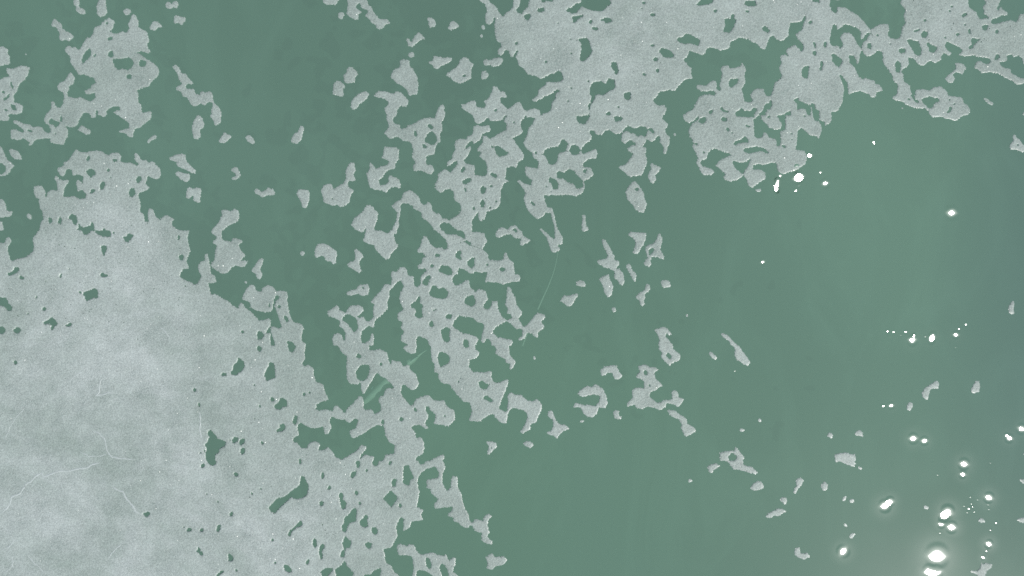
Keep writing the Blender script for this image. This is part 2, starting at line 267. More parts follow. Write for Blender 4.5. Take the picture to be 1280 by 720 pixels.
# ------------------------------------------------------------------ ice: outlines traced from the photograph onto the lake plane
# '@x y' starts a block at that pixel, five units to the pixel; '+' is an outline of ice, '-' one of open water
TRACE = """
@0 0
+ 460,-5 495,-5 498,20 490,42 520,55 542,75 525,92 500,86 475,68 474,40 460,30
+ 620,-5 662,-5 664,40 672,70 660,95 625,108 608,90 604,40 612,15
+ 768,70 785,52 808,56 820,72 808,90 788,96 772,84
+ 1032,25 1045,10 1060,12 1072,28 1085,10 1108,5 1115,25 1108,50 1080,48 1060,56 1036,45
+ 1085,120 1098,92 1120,100 1140,108 1160,105 1160,125 1135,158 1115,145 1088,145
+ 934,170 948,150 965,130 985,133 1020,165 985,175 965,192 940,185
+ 320,158 328,130 345,115 358,130 385,155 388,175 410,195 440,205 463,228 450,245 425,258 410,245 380,258 368,232 375,215 362,185 348,168 330,170
+ 124,262 134,262 138,270 130,275 124,270
+ 157,332 166,332 170,342 162,347 156,341
+ -5,295 20,288 52,310 50,335 60,350 62,400 30,405 -5,415
+ -5,500 40,478 62,480 52,465 40,450 42,425 80,430 130,410 165,412 190,425 178,440 176,460 155,500 130,515 115,540 110,570 88,590 88,640 120,648 145,662 138,705 100,717 70,710 40,725 -5,725
- 62,505 72,510 85,550 78,560 66,535
- 10,565 30,570 28,585 10,580
- 45,590 60,585 58,605 40,625 20,628 22,612 42,608
- 65,650 95,655 105,690 85,690 70,675
- 25,680 60,685 45,695 28,692
+ 405,315 412,295 432,282 450,300 470,290 490,315 505,300 520,270 540,238 562,235 585,205 590,170 625,160 650,130 685,110 705,125 720,140 708,155 708,180 685,195 705,210 735,210 765,195 785,205 800,195 808,175 800,150 815,120 825,88 845,92 865,130 865,170 890,185 915,195 925,220 935,260 920,270 925,300 942,320 930,335 880,318 865,330 890,350 930,375 960,395 990,425 995,445 985,480 950,505 930,540 890,550 855,565 865,590 862,640 883,655 885,705 945,695 950,725 740,725 715,705 700,700 740,690 755,685 745,665 710,665 680,680 665,695 668,725 612,725 612,690 600,690 598,725 565,725 555,705 520,705 510,725 280,725 300,700 320,680 322,630 338,635 348,665 370,675 392,655 400,610 400,582 360,560 358,540 375,515 405,505 430,460 445,450 465,485 462,520 430,540 432,560 418,580 425,605 460,610 480,615 500,605 530,620 560,635 590,620 598,600 590,575 565,590 530,585 528,565 560,555 575,530 598,520 590,490 570,480 545,475 525,465 505,470 485,460 465,425 440,390 438,350 415,330
- 545,310 562,300 570,325 565,355 540,375 525,395 512,402 510,375 520,345
- 660,142 672,136 680,145 672,153 661,152
- 670,240 690,228 707,235 695,252 675,254
- 580,352 596,335 603,342 592,358
- 672,345 685,320 705,315 710,355 685,362
- 700,370 725,365 750,370 800,358 820,365 838,395 820,425 795,440 765,428 740,437 720,425 710,395
- 870,385 880,375 915,380 910,410 885,420 870,408
- 790,470 805,463 823,470 822,490 800,495 788,485
- 848,328 878,325 875,335 855,335
+ 1075,415 1098,405 1120,420 1132,455 1160,462 1180,490 1215,525 1175,525 1160,535 1165,555 1210,555 1225,590 1250,592 1250,575 1285,570 1285,665 1255,645 1235,660 1210,665 1190,650 1175,612 1140,600 1135,575 1100,562 1102,545 1125,532 1140,522 1115,495 1110,462 1095,440
@256 0
+ 735,-5 835,-5 832,10 815,32 790,28 760,30 742,18
+ 832,98 840,78 865,75 870,95 860,120 838,118
+ 888,-5 970,-5 965,20 945,30 945,50 985,78 960,88 960,120 940,125 905,105 885,85 895,35
+ 965,-5 1010,-5 1025,30 1045,50 1055,75 1080,105 1085,118 1140,120 1162,145 1130,152 1115,175 1090,185 1070,175 1068,150 1045,148 1030,120 1000,100 1020,78 1010,58 980,52 972,25
+ 1258,240 1285,238 1285,292 1270,285
+ 1268,340 1285,325 1285,358 1272,352
+ 1215,385 1240,368 1285,380 1285,600 1270,590 1265,565 1230,535 1200,520 1160,480 1175,440 1195,430 1225,415
+ 865,470 885,455 888,430 905,415 935,430 957,462 940,488 938,513 900,520 875,518 868,495
+ 805,520 825,505 850,508 880,540 865,555 868,605 840,600 800,590
+ 910,670 918,630 945,600 970,580 1005,570 1030,588 1015,615 990,635 960,655 950,680 925,688
+ 1055,600 1082,568 1130,570 1180,588 1195,570 1225,578 1255,605 1275,635 1260,668 1225,660 1202,690 1200,725 1135,725 1130,700 1120,680 1145,655 1150,640 1130,620 1105,612 1080,610
- 1155,640 1168,638 1165,648
+ -5,580 35,570 50,590 50,625 62,645 85,668 100,690 105,725 38,725 40,690 50,660 48,640 25,635 8,650 -5,665
@512 0
+ 105,112 130,108 155,122 165,150 155,170 122,172 118,140
+ 236,180 248,165 252,140 275,128 300,150 312,165 285,178 258,190
+ -5,262 15,260 30,225 58,200 85,225 98,240 60,255 40,275 15,295 -5,290
+ -5,328 25,328 33,345 20,358 -5,360
+ 448,170 455,155 470,160 474,178 462,186 450,182
+ 438,222 448,212 458,222 458,234 445,238
+ 112,390 145,378 148,350 165,352 180,358 195,350 205,368 235,355 265,362 262,382 215,405 190,415 178,433 155,428 140,405
+ 225,465 255,445 285,425 305,405 315,375 340,355 365,362 378,385 402,400 385,435 385,490 345,510 318,524 280,510 245,480
- 318,485 340,465 356,468 345,480
+ 460,380 475,366 500,378 530,362 560,358 585,365 582,385 560,412 520,418 500,405 470,410 460,398
+ 443,490 450,452 462,440 480,445 497,468 478,490 455,497
+ -5,410 20,430 45,475 55,520 48,590 20,592 -5,600
- 14,513 24,512 22,522
+ 163,725 170,700 188,660 205,650 218,665 215,690 224,700 222,725
+ 420,-5 498,-5 510,25 530,30 550,55 560,82 575,95 585,105 600,80 630,62 645,45 650,-5 692,-5 690,25 680,48 665,52 672,80 700,88 710,70 740,40 750,-5 820,-5 1285,-5 1285,395 1262,385 1258,410 1272,440 1285,440 1285,490 1262,500 1250,485 1225,522 1195,508 1170,510 1140,520 1130,545 1125,590 1138,600 1128,640 1115,660 1120,700 1110,720 1120,725 820,725 835,710 880,695 890,640 910,615 915,580 895,580 860,600 835,605 830,618 800,625 795,638 770,632 762,622 800,600 805,560 850,530 860,508 905,515 945,508 960,495 950,455 925,440 905,460 880,462 845,482 820,495 790,475 735,465 715,430 680,410 672,372 660,362 680,315 675,310 655,335 645,358 628,350 622,318 600,310 585,335 570,348 550,338 552,312 575,285 570,270 545,255 535,225 530,150 538,110 525,110 522,135 500,155 475,145 472,90 485,68 470,25
- 820,-5 905,-5 895,10 850,8 828,14
- 790,68 808,50 840,45 842,70 815,76
- 712,100 725,88 755,88 755,110 735,130 718,122
- 920,142 932,140 932,150 922,150
- 975,75 985,52 1010,50 1045,20 1070,18 1075,-5 1245,-5 1262,20 1230,45 1205,70 1150,68 1110,55 1075,40 1060,55 1040,80 1015,85 990,72
- 1008,102 1050,100 1080,92 1088,100 1050,120 1040,138 1018,148 1022,125
- 1122,130 1140,122 1144,135 1130,150 1120,145
- 1188,125 1225,110 1265,118 1262,135 1225,145 1218,130 1195,132
- 1135,170 1165,170 1185,180 1165,190 1142,184
- 658,265 672,260 678,272 668,284 658,278
- 845,380 856,374 860,386 852,398 844,392
- 1050,250 1065,240 1110,238 1125,265 1140,320 1125,350 1095,378 1070,385 1060,365 1072,320 1070,265
- 1000,240 1012,238 1008,250 998,250
- 1003,328 1015,328 1014,339 1004,339
- 1108,502 1120,500 1122,512 1110,514
- 1002,546 1014,545 1014,557 1003,557
- 980,630 992,624 998,632 986,639
- 898,570 920,558 940,565 935,578 910,580
+ 322,648 345,652 385,630 415,632 418,648 410,660 440,675 470,672 478,655 462,635 490,618 515,570 520,538 545,540 562,572 590,570 610,605 590,612 570,602 565,640 585,655 612,682 645,660 680,630 700,655 715,685 735,692 755,680 790,680 810,690 822,725 410,725 390,718 355,695 328,680
- 525,690 540,678 550,690 535,702
- 408,695 416,690 420,698 412,704
+ 1120,725 1128,660 1155,620 1160,595 1185,590 1215,595 1235,575 1285,550 1285,725
- 1225,715 1240,695 1258,705 1250,725 1228,725
@768 0
+ -5,-5 1285,-5 1285,725 425,725 455,700 495,680 510,640 530,605 565,590 605,590 625,600 632,580 615,565 580,572 540,570 512,550 515,530 540,530 570,538 600,510 628,500 640,520 640,545 655,540 665,495 672,460 662,430 680,410 710,408 725,430 760,420 788,415 795,388 825,435 812,460 818,520 795,555 805,590 810,635 850,638 865,630 850,600 862,570 890,552 930,555 942,590 960,602 978,598 990,560 1000,520 1025,500 1050,475 1040,455 1030,430 1045,390 1035,355 1055,340 1080,345 1085,370 1088,345 1068,320 1085,300 1130,280 1150,300 1168,325 1182,310 1180,275 1150,250 1130,215 1160,195 1175,180 1180,150 1198,105 1185,98 1170,135 1130,142 1098,142 1092,170 1085,225 1060,250 1030,255 1005,240 990,218 965,240 945,300 935,310 910,300 890,270 860,265 840,245 780,235 725,262 718,300 690,310 655,315 640,305 600,296 575,305 568,335 545,345 500,325 468,318 458,350 432,375 460,410 482,425 480,460 490,490 440,497 410,530 375,572 345,562 280,575 265,605 240,625 255,650 280,660 310,655 327,680 322,700 305,725 -5,725
- -5,380 10,388 28,450 15,465 -5,460
- -5,525 12,540 -5,550
- 168,12 195,10 192,24 172,26
- 166,50 180,48 178,56 168,58
- 215,88 250,82 255,98 235,104
- 510,28 545,-5 618,-5 612,18 570,30 520,35
- 612,70 630,58 645,62 630,82
- 808,28 820,5 880,5 888,35 850,40
- 815,68 835,64 845,75 825,80
- 1235,12 1240,-5 1285,-5 1285,25 1265,12
- 680,185 692,160 685,118 715,115 722,120 735,88 750,92 748,118 760,122 745,170 720,205 682,200
- 920,178 940,160 968,185 965,208 930,195
- 1212,138 1225,126 1240,130 1228,150 1214,152
- 388,238 425,232 445,212 475,215 535,250 525,288 490,278 465,270 440,275 395,260
- 218,288 232,276 255,280 245,292
- 275,325 295,298 350,315 375,345 362,362 310,358
- 240,370 255,355 272,368 268,384 246,382
- 258,438 268,426 280,432 275,455 260,452
- 170,462 185,453 198,468 188,476
- 60,590 70,578 100,575 100,620 75,625 60,612
- 15,668 25,660 33,668 22,678
- 1240,260 1255,265 1258,300 1248,300
- 1238,325 1248,312 1262,325 1258,350 1240,345
- 1168,450 1185,415 1215,412 1212,460 1205,490 1175,485
- 712,520 725,490 745,498 750,490 775,490 770,518 735,545 718,545
- 635,545 660,542 668,555 655,568 640,560
- 590,692 610,685 618,695 600,715 588,710
- 655,678 672,668 685,690 710,690 715,702 680,700
- 755,700 780,690 792,672 812,692 850,695 870,670 890,680 885,700 860,725 755,725
- 905,712 930,685 938,655 965,640 978,620 985,650 975,680 950,690 940,725 905,725
- 1118,625 1145,608 1155,630 1200,650 1225,660 1232,640 1250,650 1255,680 1285,695 1285,725 1205,725 1195,680 1165,678 1140,685 1145,655
- 1050,725 1075,702 1100,692 1105,725
+ 1228,725 1226,665 1234,665 1240,725
@1024 0
+ -5,-5 68,-5 65,40 85,75 108,85 112,40 165,50 240,95 265,120 320,185 375,152 432,150 438,185 428,212 440,238 490,245 510,220 515,180 540,140 525,100 540,70 530,45 502,20 520,-5 930,-5 935,45 980,75 1000,120 1055,112 1065,118 1050,100 1028,85 1030,60 1018,50 1045,15 1018,-5 1135,-5 1120,35 1108,50 1115,68 1128,55 1128,38 1145,60 1175,75 1178,95 1140,95 1110,115 1080,118 1070,148 1100,150 1135,140 1200,125 1232,140 1255,90 1285,82 1285,415 1275,400 1270,372 1245,345 1215,360 1205,340 1175,345 1172,385 1130,385 1128,405 1160,425 1195,430 1200,455 1250,485 1285,492 1285,520 1240,530 1205,505 1160,485 1135,468 1095,455 1050,452 1015,458 995,435 968,425 980,390 1005,380 1050,405 1075,380 1060,365 1000,355 960,345 930,350 905,352 870,345 895,318 880,295 855,285 795,258 785,290 800,312 830,330 815,348 780,332 765,345 760,375 725,395 690,380 650,412 615,400 590,365 555,358 560,400 550,420 525,430 510,450 525,460 528,510 570,535 565,552 580,590 600,600 605,560 650,558 690,565 715,545 760,540 800,575 805,600 850,602 895,610 905,645 930,660 945,690 930,725 690,725 685,690 690,690 670,692 660,675 630,680 590,672 545,655 520,635 470,625 452,610 485,590 490,540 490,525 465,510 455,470 430,430 405,405 395,375 400,345 385,315 365,315 340,340 300,355 275,330 270,318 258,320 250,380 238,410 232,380 215,345 185,348 188,390 220,420 240,470 270,495 290,485 320,500 345,505 350,525 380,530 400,565 360,575 350,608 325,610 310,590 265,570 235,572 205,580 182,592 178,550 175,515 150,485 130,460 125,470 150,530 155,560 145,640 115,695 75,700 70,725 -5,725
- 105,152 85,155 72,200 65,260 80,290 110,285 120,290 128,305 145,290 150,275 130,235 150,205 190,205 215,230 245,285 262,305 272,270 295,215 318,205 330,190 290,215 268,250 260,245 262,200 240,178 200,160 160,152 135,170 115,190
- 300,210 318,205 295,250 275,265 270,255
- 25,290 30,260 48,258 45,290 35,298
- 5,395 12,378 25,388 22,410 12,440 -2,445 -5,440 8,418
- 78,340 88,330 105,345 145,375 140,395 120,425 95,400 80,380
- 2,30 18,36 12,42
- 302,270 318,265 328,285 318,310 300,300
- 355,215 368,210 370,226 358,228
- 420,330 430,330 428,340 420,340
- 436,270 448,270 447,280 436,281
- 495,310 510,300 538,305 540,325 515,335 497,325
- 472,390 495,378 510,400 505,450 480,455
- 545,248 570,245 590,255 620,258 640,310 635,345 605,348 580,310
- 635,215 650,195 672,195 682,215 665,235 640,235
- 650,125 660,117 672,125 665,135 650,134
- 582,195 610,185 632,172 622,192 590,202
- 668,275 680,262 690,275 715,282 735,295 730,320 705,332 682,318 685,298
- 778,232 786,225 796,238 785,246
- 855,210 868,203 878,215 865,226 852,222
- 930,185 942,175 945,205 938,220 932,210
- 902,150 914,148 916,162 906,164
- 885,100 900,85 920,78 925,90 900,108
- 815,38 835,34 835,46 818,48
- 806,66 820,60 822,74 810,76
- 1015,165 1035,152 1058,160 1050,180 1035,195 1020,180
- 1100,190 1115,182 1122,195 1112,212 1100,205
- 945,245 955,235 985,245 1010,238 985,265 965,278 962,300 940,308 928,300 945,285 955,270
- 1095,365 1110,335 1128,345 1120,370 1098,375
- 638,620 665,610 690,600 715,612 745,612 752,630 720,645 712,668 690,680 660,655 645,640
- 570,595 585,592 600,620 622,628 620,645 600,640 580,610
- 545,615 570,615 568,625 550,625
- 805,690 815,665 830,670 820,700 790,710
- 806,620 816,617 818,628 808,630
- 835,650 850,643 852,652 840,658
+ 785,490 800,475 830,450 855,430 848,395 865,390 900,402 922,425 905,445 895,468 870,452 850,450 835,470 848,490 842,510 820,520 800,510
+ 1022,615 1040,612 1090,645 1085,662 1060,650
+ 510,672 520,668 527,677 520,684 512,682
+ 1268,725 1275,700 1285,695 1285,725
@0 144
+ -5,-5 48,-5 58,20 50,35 20,36 -5,30
+ 80,35 100,32 130,45 160,55 185,58 205,75 240,68 265,80 280,100 305,112 318,100 312,65 290,55 275,30 285,-5 378,-5 375,40 388,42 390,25 385,-5 515,-5 495,30 485,60 455,78 425,72 400,60 410,75 425,90 426,130 405,160 402,185 350,180 312,168 315,145 290,145 260,148 235,150 212,160 200,185 180,196 185,170 145,140 125,155 95,152 66,145 68,88 100,90 140,112 152,100 130,75 85,48
- 302,35 315,20 345,35 372,42 368,65 345,80 330,55 310,58
- 165,92 178,88 205,98 200,108 180,102
- 338,112 350,108 352,120 342,124
+ 485,90 510,62 540,80 568,100 562,118 540,122 510,105
+ 560,-5 602,-5 595,15 570,15
+ 625,-5 662,-5 655,10 635,8
+ 740,-5 948,-5 945,22 905,50 875,78 845,85 835,110 832,130 820,142 795,128 780,110 745,108 742,98 780,88 808,82 805,50 775,25 750,10
+ 920,160 940,140 968,122 982,130 972,148 940,160 935,175 922,175
+ 1205,50 1215,25 1240,-5 1262,15 1275,50 1275,75 1250,92 1255,135 1235,150 1210,145 1202,110 1200,75
+ 55,220 68,208 95,220 115,225 140,268 130,278 90,275 65,248
+ -5,195 12,200 28,240 45,280 70,295 92,318 70,335 62,360 30,378 -5,380
- -5,298 20,305 38,325 35,350 15,370 -5,372
+ 1058,262 1090,255 1100,245 1140,240 1160,250 1165,285 1190,315 1225,345 1222,365 1200,362 1160,340 1110,322 1100,290 1062,280
+ 1092,362 1110,352 1160,365 1180,365 1192,395 1165,420 1130,400 1105,380
+ 1162,490 1172,455 1185,448 1205,462 1235,450 1258,462 1255,500 1250,525 1255,550 1230,545 1205,530 1210,505 1215,492 1185,520 1165,522
+ -5,525 20,525 38,560 40,600 75,600 80,615 70,630 20,640 -5,640
+ -5,660 12,665 25,725 -5,725
+ 165,628 178,610 198,630 198,650 185,655 172,640
+ 220,664 230,660 235,668 225,672
+ 355,340 370,325 400,315 398,295 430,280 445,255 460,230 478,212 500,230 545,232 570,222 640,222 650,238 682,252 690,238 740,232 760,260 745,290 790,298 805,295 860,315 870,305 845,285 838,245 850,235 865,245 882,280 905,285 915,272 925,300 955,285 985,320 1002,335 1005,375 990,400 955,398 930,378 920,382 918,408 905,425 935,452 915,470 870,485 862,500 878,540 875,600 900,625 905,665 930,665 922,605 935,580 955,590 975,635 1000,655 1020,630 1045,625 1090,650 1075,668 1075,690 1105,712 1150,725 668,725 650,705 635,725 590,725 588,690 580,660 565,690 525,702 500,690 492,672 485,725 245,725 255,665 272,650 265,600 248,580 245,525 215,505 210,450 240,440 260,440 280,470 285,485 280,510 290,515 300,475 330,465 360,475 355,415 340,400 342,380 360,380 370,400 400,408 428,402 430,415 402,455 395,512 430,510 465,505 490,522 530,522 540,500 520,470 500,465 492,478 480,480 485,452 472,430 480,405 500,408 515,430 522,385 490,370 455,378 450,345 435,335 412,340 408,365 390,388 375,370
- 540,270 550,250 565,262 555,285 542,290
- 700,285 710,265 735,280 730,292 712,295
- 540,345 570,332 590,345 600,368 575,385 565,390 542,365
- 668,340 680,330 688,340 682,355 668,352
- 684,384 694,382 694,396 686,396
- 625,435 640,412 660,420 650,455 635,470 626,460
- 560,492 570,465 590,460 598,470 575,490
- 850,400 862,380 885,385 885,410 865,425 850,420
- 805,480 815,455 840,455 848,485 830,512 808,510
- 806,400 815,398 816,410 808,412
- 302,650 308,632 322,640 328,665 315,680 304,670
- 362,660 375,632 388,655 382,680 364,676
- 425,645 445,615 480,630 485,660 478,688 460,685 450,655
- 456,304 464,302 464,312 457,312
- 925,325 934,323 934,333 926,333
@256 144
+ 35,10 42,-5 102,-5 100,45 65,70 58,40
+ 88,160 105,130 122,105 145,122 172,122 158,148 120,175 92,172
+ 250,140 265,125 290,128 308,155 315,175 298,182 270,165
+ 494,8 500,5 506,10 500,16
+ 538,150 560,115 585,100 600,65 618,70 620,90 610,120 605,155 575,180 542,170
+ 163,345 180,325 200,322 218,355 225,375 205,400 170,407 168,392 195,378 188,362
+ 305,480 320,458 340,465 355,480 375,470 395,452 430,465 440,492 425,502 390,498 365,515 335,500
+ 570,490 590,460 645,465 656,485 652,530 635,580 608,578 602,540
+ 38,725 70,685 88,670 108,620 102,595 130,590 160,600 185,588 210,592 215,640 200,670 155,685 115,720 112,725
- 143,652 155,652 150,660
+ 726,470 745,435 790,425 800,450 815,470 820,450 870,425 882,390 880,345 905,298 935,298 942,345 928,370 945,405 930,415 905,408 890,430 905,455 935,470 912,500 905,545 870,570 845,575 830,560 800,568 745,545 738,510
- 790,520 800,510 802,525 793,532
+ 1010,365 1030,335 1030,290 1060,320 1065,340 1100,318 1140,310 1155,290 1130,275 1105,270 1115,235 1122,198 1195,200 1215,215 1210,245 1215,270 1190,305 1188,335 1150,342 1130,355 1110,390 1085,405 1095,440 1130,435 1150,415 1148,385 1160,375 1212,400 1225,430 1220,458 1195,450 1165,450 1145,470 1135,488 1105,468 1060,468 1030,450 1020,410
- 1043,340 1053,338 1055,348 1045,350
+ 1138,-5 1200,-5 1180,15 1175,40 1195,58 1218,55 1220,88 1262,78 1270,60 1285,55 1285,165 1245,162 1225,145 1195,135 1162,150 1115,110 1145,85 1150,60 1135,25
+ 912,690 935,640 985,605 1010,560 1045,565 1060,592 1082,605 1078,660 1060,690 1062,725 1015,725 1005,705 990,725 945,725 935,705
+ 1168,570 1195,540 1230,525 1240,485 1285,465 1285,555 1240,550 1225,560 1222,620 1210,660 1215,690 1195,725 1165,725 1195,660 1205,610 1185,590
@512 144
+ -5,62 25,55 45,40 85,20 120,15 155,20 165,-5 222,-5 215,25 200,42 205,90 190,115 192,165 175,175 160,205 155,245 120,250 105,255 102,305 145,315 152,345 140,372 110,365 70,345 25,350 22,310 40,300 15,265 20,225 15,180 -5,170
- 110,60 125,52 148,75 145,90 125,85
- 92,155 115,110 140,98 168,130 172,165 150,185 125,185 115,172 95,168
- 28,95 40,92 48,125 40,138 28,125
- 78,185 92,180 110,195 100,208 82,202
- 70,295 80,296 76,304
+ -5,465 30,485 60,510 70,545 95,565 118,540 138,560 140,595 165,615 185,612 205,645 235,648 245,658 265,645 310,620 320,595 318,555 280,530 275,480 250,460 225,465 195,488 160,460 158,430 175,405 178,365 225,335 235,345 255,358 280,330 300,300 295,282 275,295 245,318 232,320 238,290 268,270 268,240 285,215 280,180 290,160 315,145 345,150 360,150 395,128 395,150 375,165 350,195 340,220 365,200 382,195 382,215 362,255 335,285 350,300 405,315 408,345 402,370 430,378 470,380 485,365 480,295 440,262 435,255 450,225 425,230 420,210 440,190 455,170 458,130 475,125 505,150 545,120 580,105 605,90 605,55 590,35 595,15 610,10 600,-5 725,-5 715,18 700,35 692,65 708,105 660,150 660,170 695,215 712,245 712,275 680,290 668,330 640,318 605,330 605,350 595,398 622,410 590,425 570,470 568,545 550,580 480,605 472,645 440,665 430,640 425,600 410,630 388,660 392,725 300,725 265,690 248,678 210,670 185,685 200,725 155,725 130,680 100,655 78,645 72,605 25,585 20,565 -5,560
- 525,195 550,190 595,220 622,235 590,255 555,260 538,235
- 508,188 525,190 520,205 510,202
- 645,40 660,34 660,46 648,52
- 318,350 335,318 350,325 345,345 325,362
- 328,415 345,400 380,390 385,410 355,432 332,430
- 340,455 350,450 358,475 345,482
- 500,370 515,358 548,372 545,390 520,388
- 440,460 455,440 480,455 470,485 450,495
- 496,440 520,436 520,448 500,450
- 440,545 455,525 472,540 465,575 445,575
- 533,535 545,530 548,545 535,548
- 490,578 505,568 510,580 498,588
- 392,578 405,570 410,590 396,595
- 470,518 480,512 482,524 472,526
- 485,548 492,544 492,552
- 508,530 516,526 516,534
- 505,552 514,550 512,558
- 300,500 312,502 306,510
+ 392,-5 410,45 430,55 465,40 490,10 505,35 540,38 575,30 600,-5
+ 355,145 365,130 395,118 398,70 420,62 460,68 495,60 508,90 495,105 455,115 440,155 400,182 395,160 375,158
- 640,145 655,155 690,120
+ 720,150 735,120 740,80 770,55 780,15 730,12 725,-5 1285,-5 1275,40 1255,70 1245,90 1215,100 1205,125 1165,120 1150,95 1128,95 1125,115 1140,130 1130,160 1100,175 1075,210 1075,230 1085,245 1125,225 1165,208 1175,240 1165,270 1115,275 1085,300 1082,325 1130,325 1152,370 1120,398 1090,410 1095,450 1082,485 1040,508 1020,500 975,498 910,502 885,495 870,505 838,495 848,545 860,575 890,580 905,620 918,690 930,725 910,725 895,660 878,610 850,608 835,635 800,650 765,625 730,580 712,520 725,482 705,455 672,412 680,402 715,425 760,438 765,405 735,385 720,355 725,322 760,325 800,335 806,290 770,260 765,235 725,205 712,175
- 835,240 850,212 890,200 930,195 950,155 965,150 990,175 975,225 930,240 925,280 905,308 870,305 855,270
- 998,220 1010,190 1030,182 1060,200 1065,230 1050,248 1015,248
- 775,235 785,225 798,235 790,245
- 918,360 930,348 955,355 962,385 940,400 920,388
- 958,365 995,335 1025,345 1058,385 1082,410 1085,445 1060,462 1038,455 1030,430 985,420 962,395
- 868,395 885,388 915,405 930,430 925,460 895,465 888,430 872,415
- 1085,345 1098,330 1108,345 1100,362 1085,360
- 1038,12 1060,5 1080,8 1090,-5 1128,-5 1110,35 1095,55 1060,52 1045,35
- 752,540 765,535 788,565 770,565
- 848,440 858,436 860,450 850,450
- 788,450 796,447 798,457 790,458
- 876,470 886,468 886,482 878,484
- 950,288 960,286 960,296 952,297
- 788,195 796,192 798,202 790,202
+ 1248,88 1262,60 1285,20 1285,115 1262,105
+ 550,715 575,700 610,715 640,690 665,688 695,725 550,725
- 640,715 655,705 672,715 670,725 640,725
+ 812,710 825,705 835,725 812,725
+ 1075,700 1080,650 1078,622 1100,622 1102,690 1118,705 1118,725 1075,725
@768 144
+ -5,-5 305,-5 300,25 338,55 330,75 315,85 325,120 345,130 346,175 330,205 325,240 305,240 308,200 285,170 282,125 262,135 255,155 230,168 200,145 190,180 175,195 200,205 195,250 206,295 188,340 175,370 145,380 118,378 105,390 75,370 45,340 22,322 70,308 95,275 115,245 112,232 85,225 80,205 110,190 130,175 110,155 95,155 65,180 42,160 45,125 55,105 85,98 100,115 125,112 140,135 165,125 195,135 205,100 215,95 190,72 155,68 150,80 115,80 85,65 60,85 40,115 -5,118
- -5,5 45,10 55,22 20,40 -5,45
- 215,78 235,80 252,108 240,115 215,92
- 118,178 138,176 136,188 122,188
+ 368,118 378,110 388,120 382,130 370,128
+ 208,378 228,340 225,305 238,298 255,315 295,325 275,355 255,375 262,400 240,432 220,412 212,395
+ 68,480 90,440 125,408 150,435 180,480 190,525 205,555 190,590 185,610 150,605 125,580 110,555 82,530
- 125,462 140,452 155,460 150,472 132,474
- 124,532 132,530 134,538 126,540
+ 425,-5 530,-5 505,25 465,52 435,30
+ 462,100 475,65 505,38 525,25 530,-5 1285,-5 1285,155 1260,130 1220,125 1190,95 1165,78 1145,100 1142,165 1130,215 1185,222 1205,255 1195,305 1150,335 1095,355 1050,370 1020,350 1010,295 970,300 930,312 905,305 870,310 862,340 905,338 940,355 948,395 920,410 880,440 860,455 838,440 830,415 808,375 770,405 725,415 690,405 680,385 695,370 665,340 630,315 655,285 690,265 735,250 720,240 685,230 630,210 605,212 585,235 575,275 545,280 535,300 550,318 605,335 628,355 605,375 560,375 535,350 530,325 510,300 522,265 505,230 490,205 492,170 470,125
- 525,35 540,15 575,10 570,45 545,52 525,42
- 665,20 680,10 705,18 700,38 680,40 668,32
- 698,78 710,75 720,95 708,102 698,90
- 728,105 740,104 740,118 730,116
- 742,122 754,120 752,132 744,132
- 815,62 830,58 832,66 850,66 845,76 825,72
- 738,182 760,160 795,150 812,128 840,155 835,172 790,172 755,188
- 752,-5 880,-5 870,12 835,12 790,10 765,8
- 870,20 885,15 910,-5 920,25 940,45 970,75 1000,90 1035,88 1050,60 1025,20 1010,-5 1075,-5 1065,25 1070,60 1065,95 1035,100 1040,160 1035,190 1015,195 1010,150 985,145 965,135 950,110 935,105 925,135 895,145 875,135
+ 918,20 935,-5 1010,-5 1040,50 1042,75 1020,92 985,80 965,80 960,60 930,40
- 955,10 972,0 970,20 962,25
- 1175,-5 1200,-5 1195,10 1180,8
- 1240,-5 1285,-5 1285,38 1250,35
- 805,210 840,205 860,200 890,195 930,205 950,215 965,235 955,240 920,225 885,228 850,240 810,230
- 845,240 850,265 835,285 800,298 765,292 740,285 738,300 755,330 775,345 800,372 815,345 840,310 850,285
- 545,230 560,225 570,235 555,240
- 500,175 515,168 522,185 508,190
- 1042,190 1068,182 1070,205 1060,205
- 1098,112 1112,108 1112,120 1100,122
- 1100,148 1118,145 1115,156 1102,156
+ 878,470 890,462 918,458 918,470 905,480 888,478
@1024 144
+ -5,-5 80,-5 75,35 60,55 45,60 40,70 32,40 -5,28
+ -5,50 12,55 15,85 8,125 -5,135
+ 695,-5 920,-5 885,12 865,32 840,36 815,20 790,25 765,10 740,12 710,14
+ 1188,198 1200,175 1212,160 1210,128 1220,120 1240,145 1262,165 1285,200 1285,225 1262,232 1235,215 1200,215
- 1235,180 1248,180 1246,190 1236,190
@0 288
+ -5,-5 1285,-5 1285,725 -5,725
- -5,-5 10,-5 40,0 35,50 38,42 20,80 -5,75
- 25,-5 242,-5 225,25 205,45 212,100 205,135 165,165 135,172 100,180 78,195 62,178 55,150 48,130 50,100 70,75 68,50 50,42 38,50 30,78 5,78 -5,70 -5,5 20,10
+ 35,55 50,42 68,50 72,65 55,90 40,85
- 512,-5 575,-5 550,25 522,28
- 585,5 610,-5 680,-5 700,20 690,40 645,38 610,25
- 704,8 716,5 718,20 708,24
- 768,40 790,35 800,20 835,25 828,45 795,78 780,65
- 630,100 640,92 668,95 668,118 655,140 655,165 640,150
- 1110,30 1120,25 1126,50 1112,65
- 1115,160 1135,148 1148,155 1145,185 1132,190 1120,175
- 1185,-5 1285,-5 1285,185 1255,195 1238,220 1240,255 1258,280 1248,310 1225,342 1195,325 1160,312 1125,290 1130,262 1145,240 1178,242 1178,220 1165,195 1175,160 1190,130 1180,90 1172,45
- 45,270 75,258 95,228 120,230 122,248 98,268 70,282 50,282
- 122,285 130,275 135,292 155,285 148,305 125,305
- 370,295 382,265 390,270 380,300
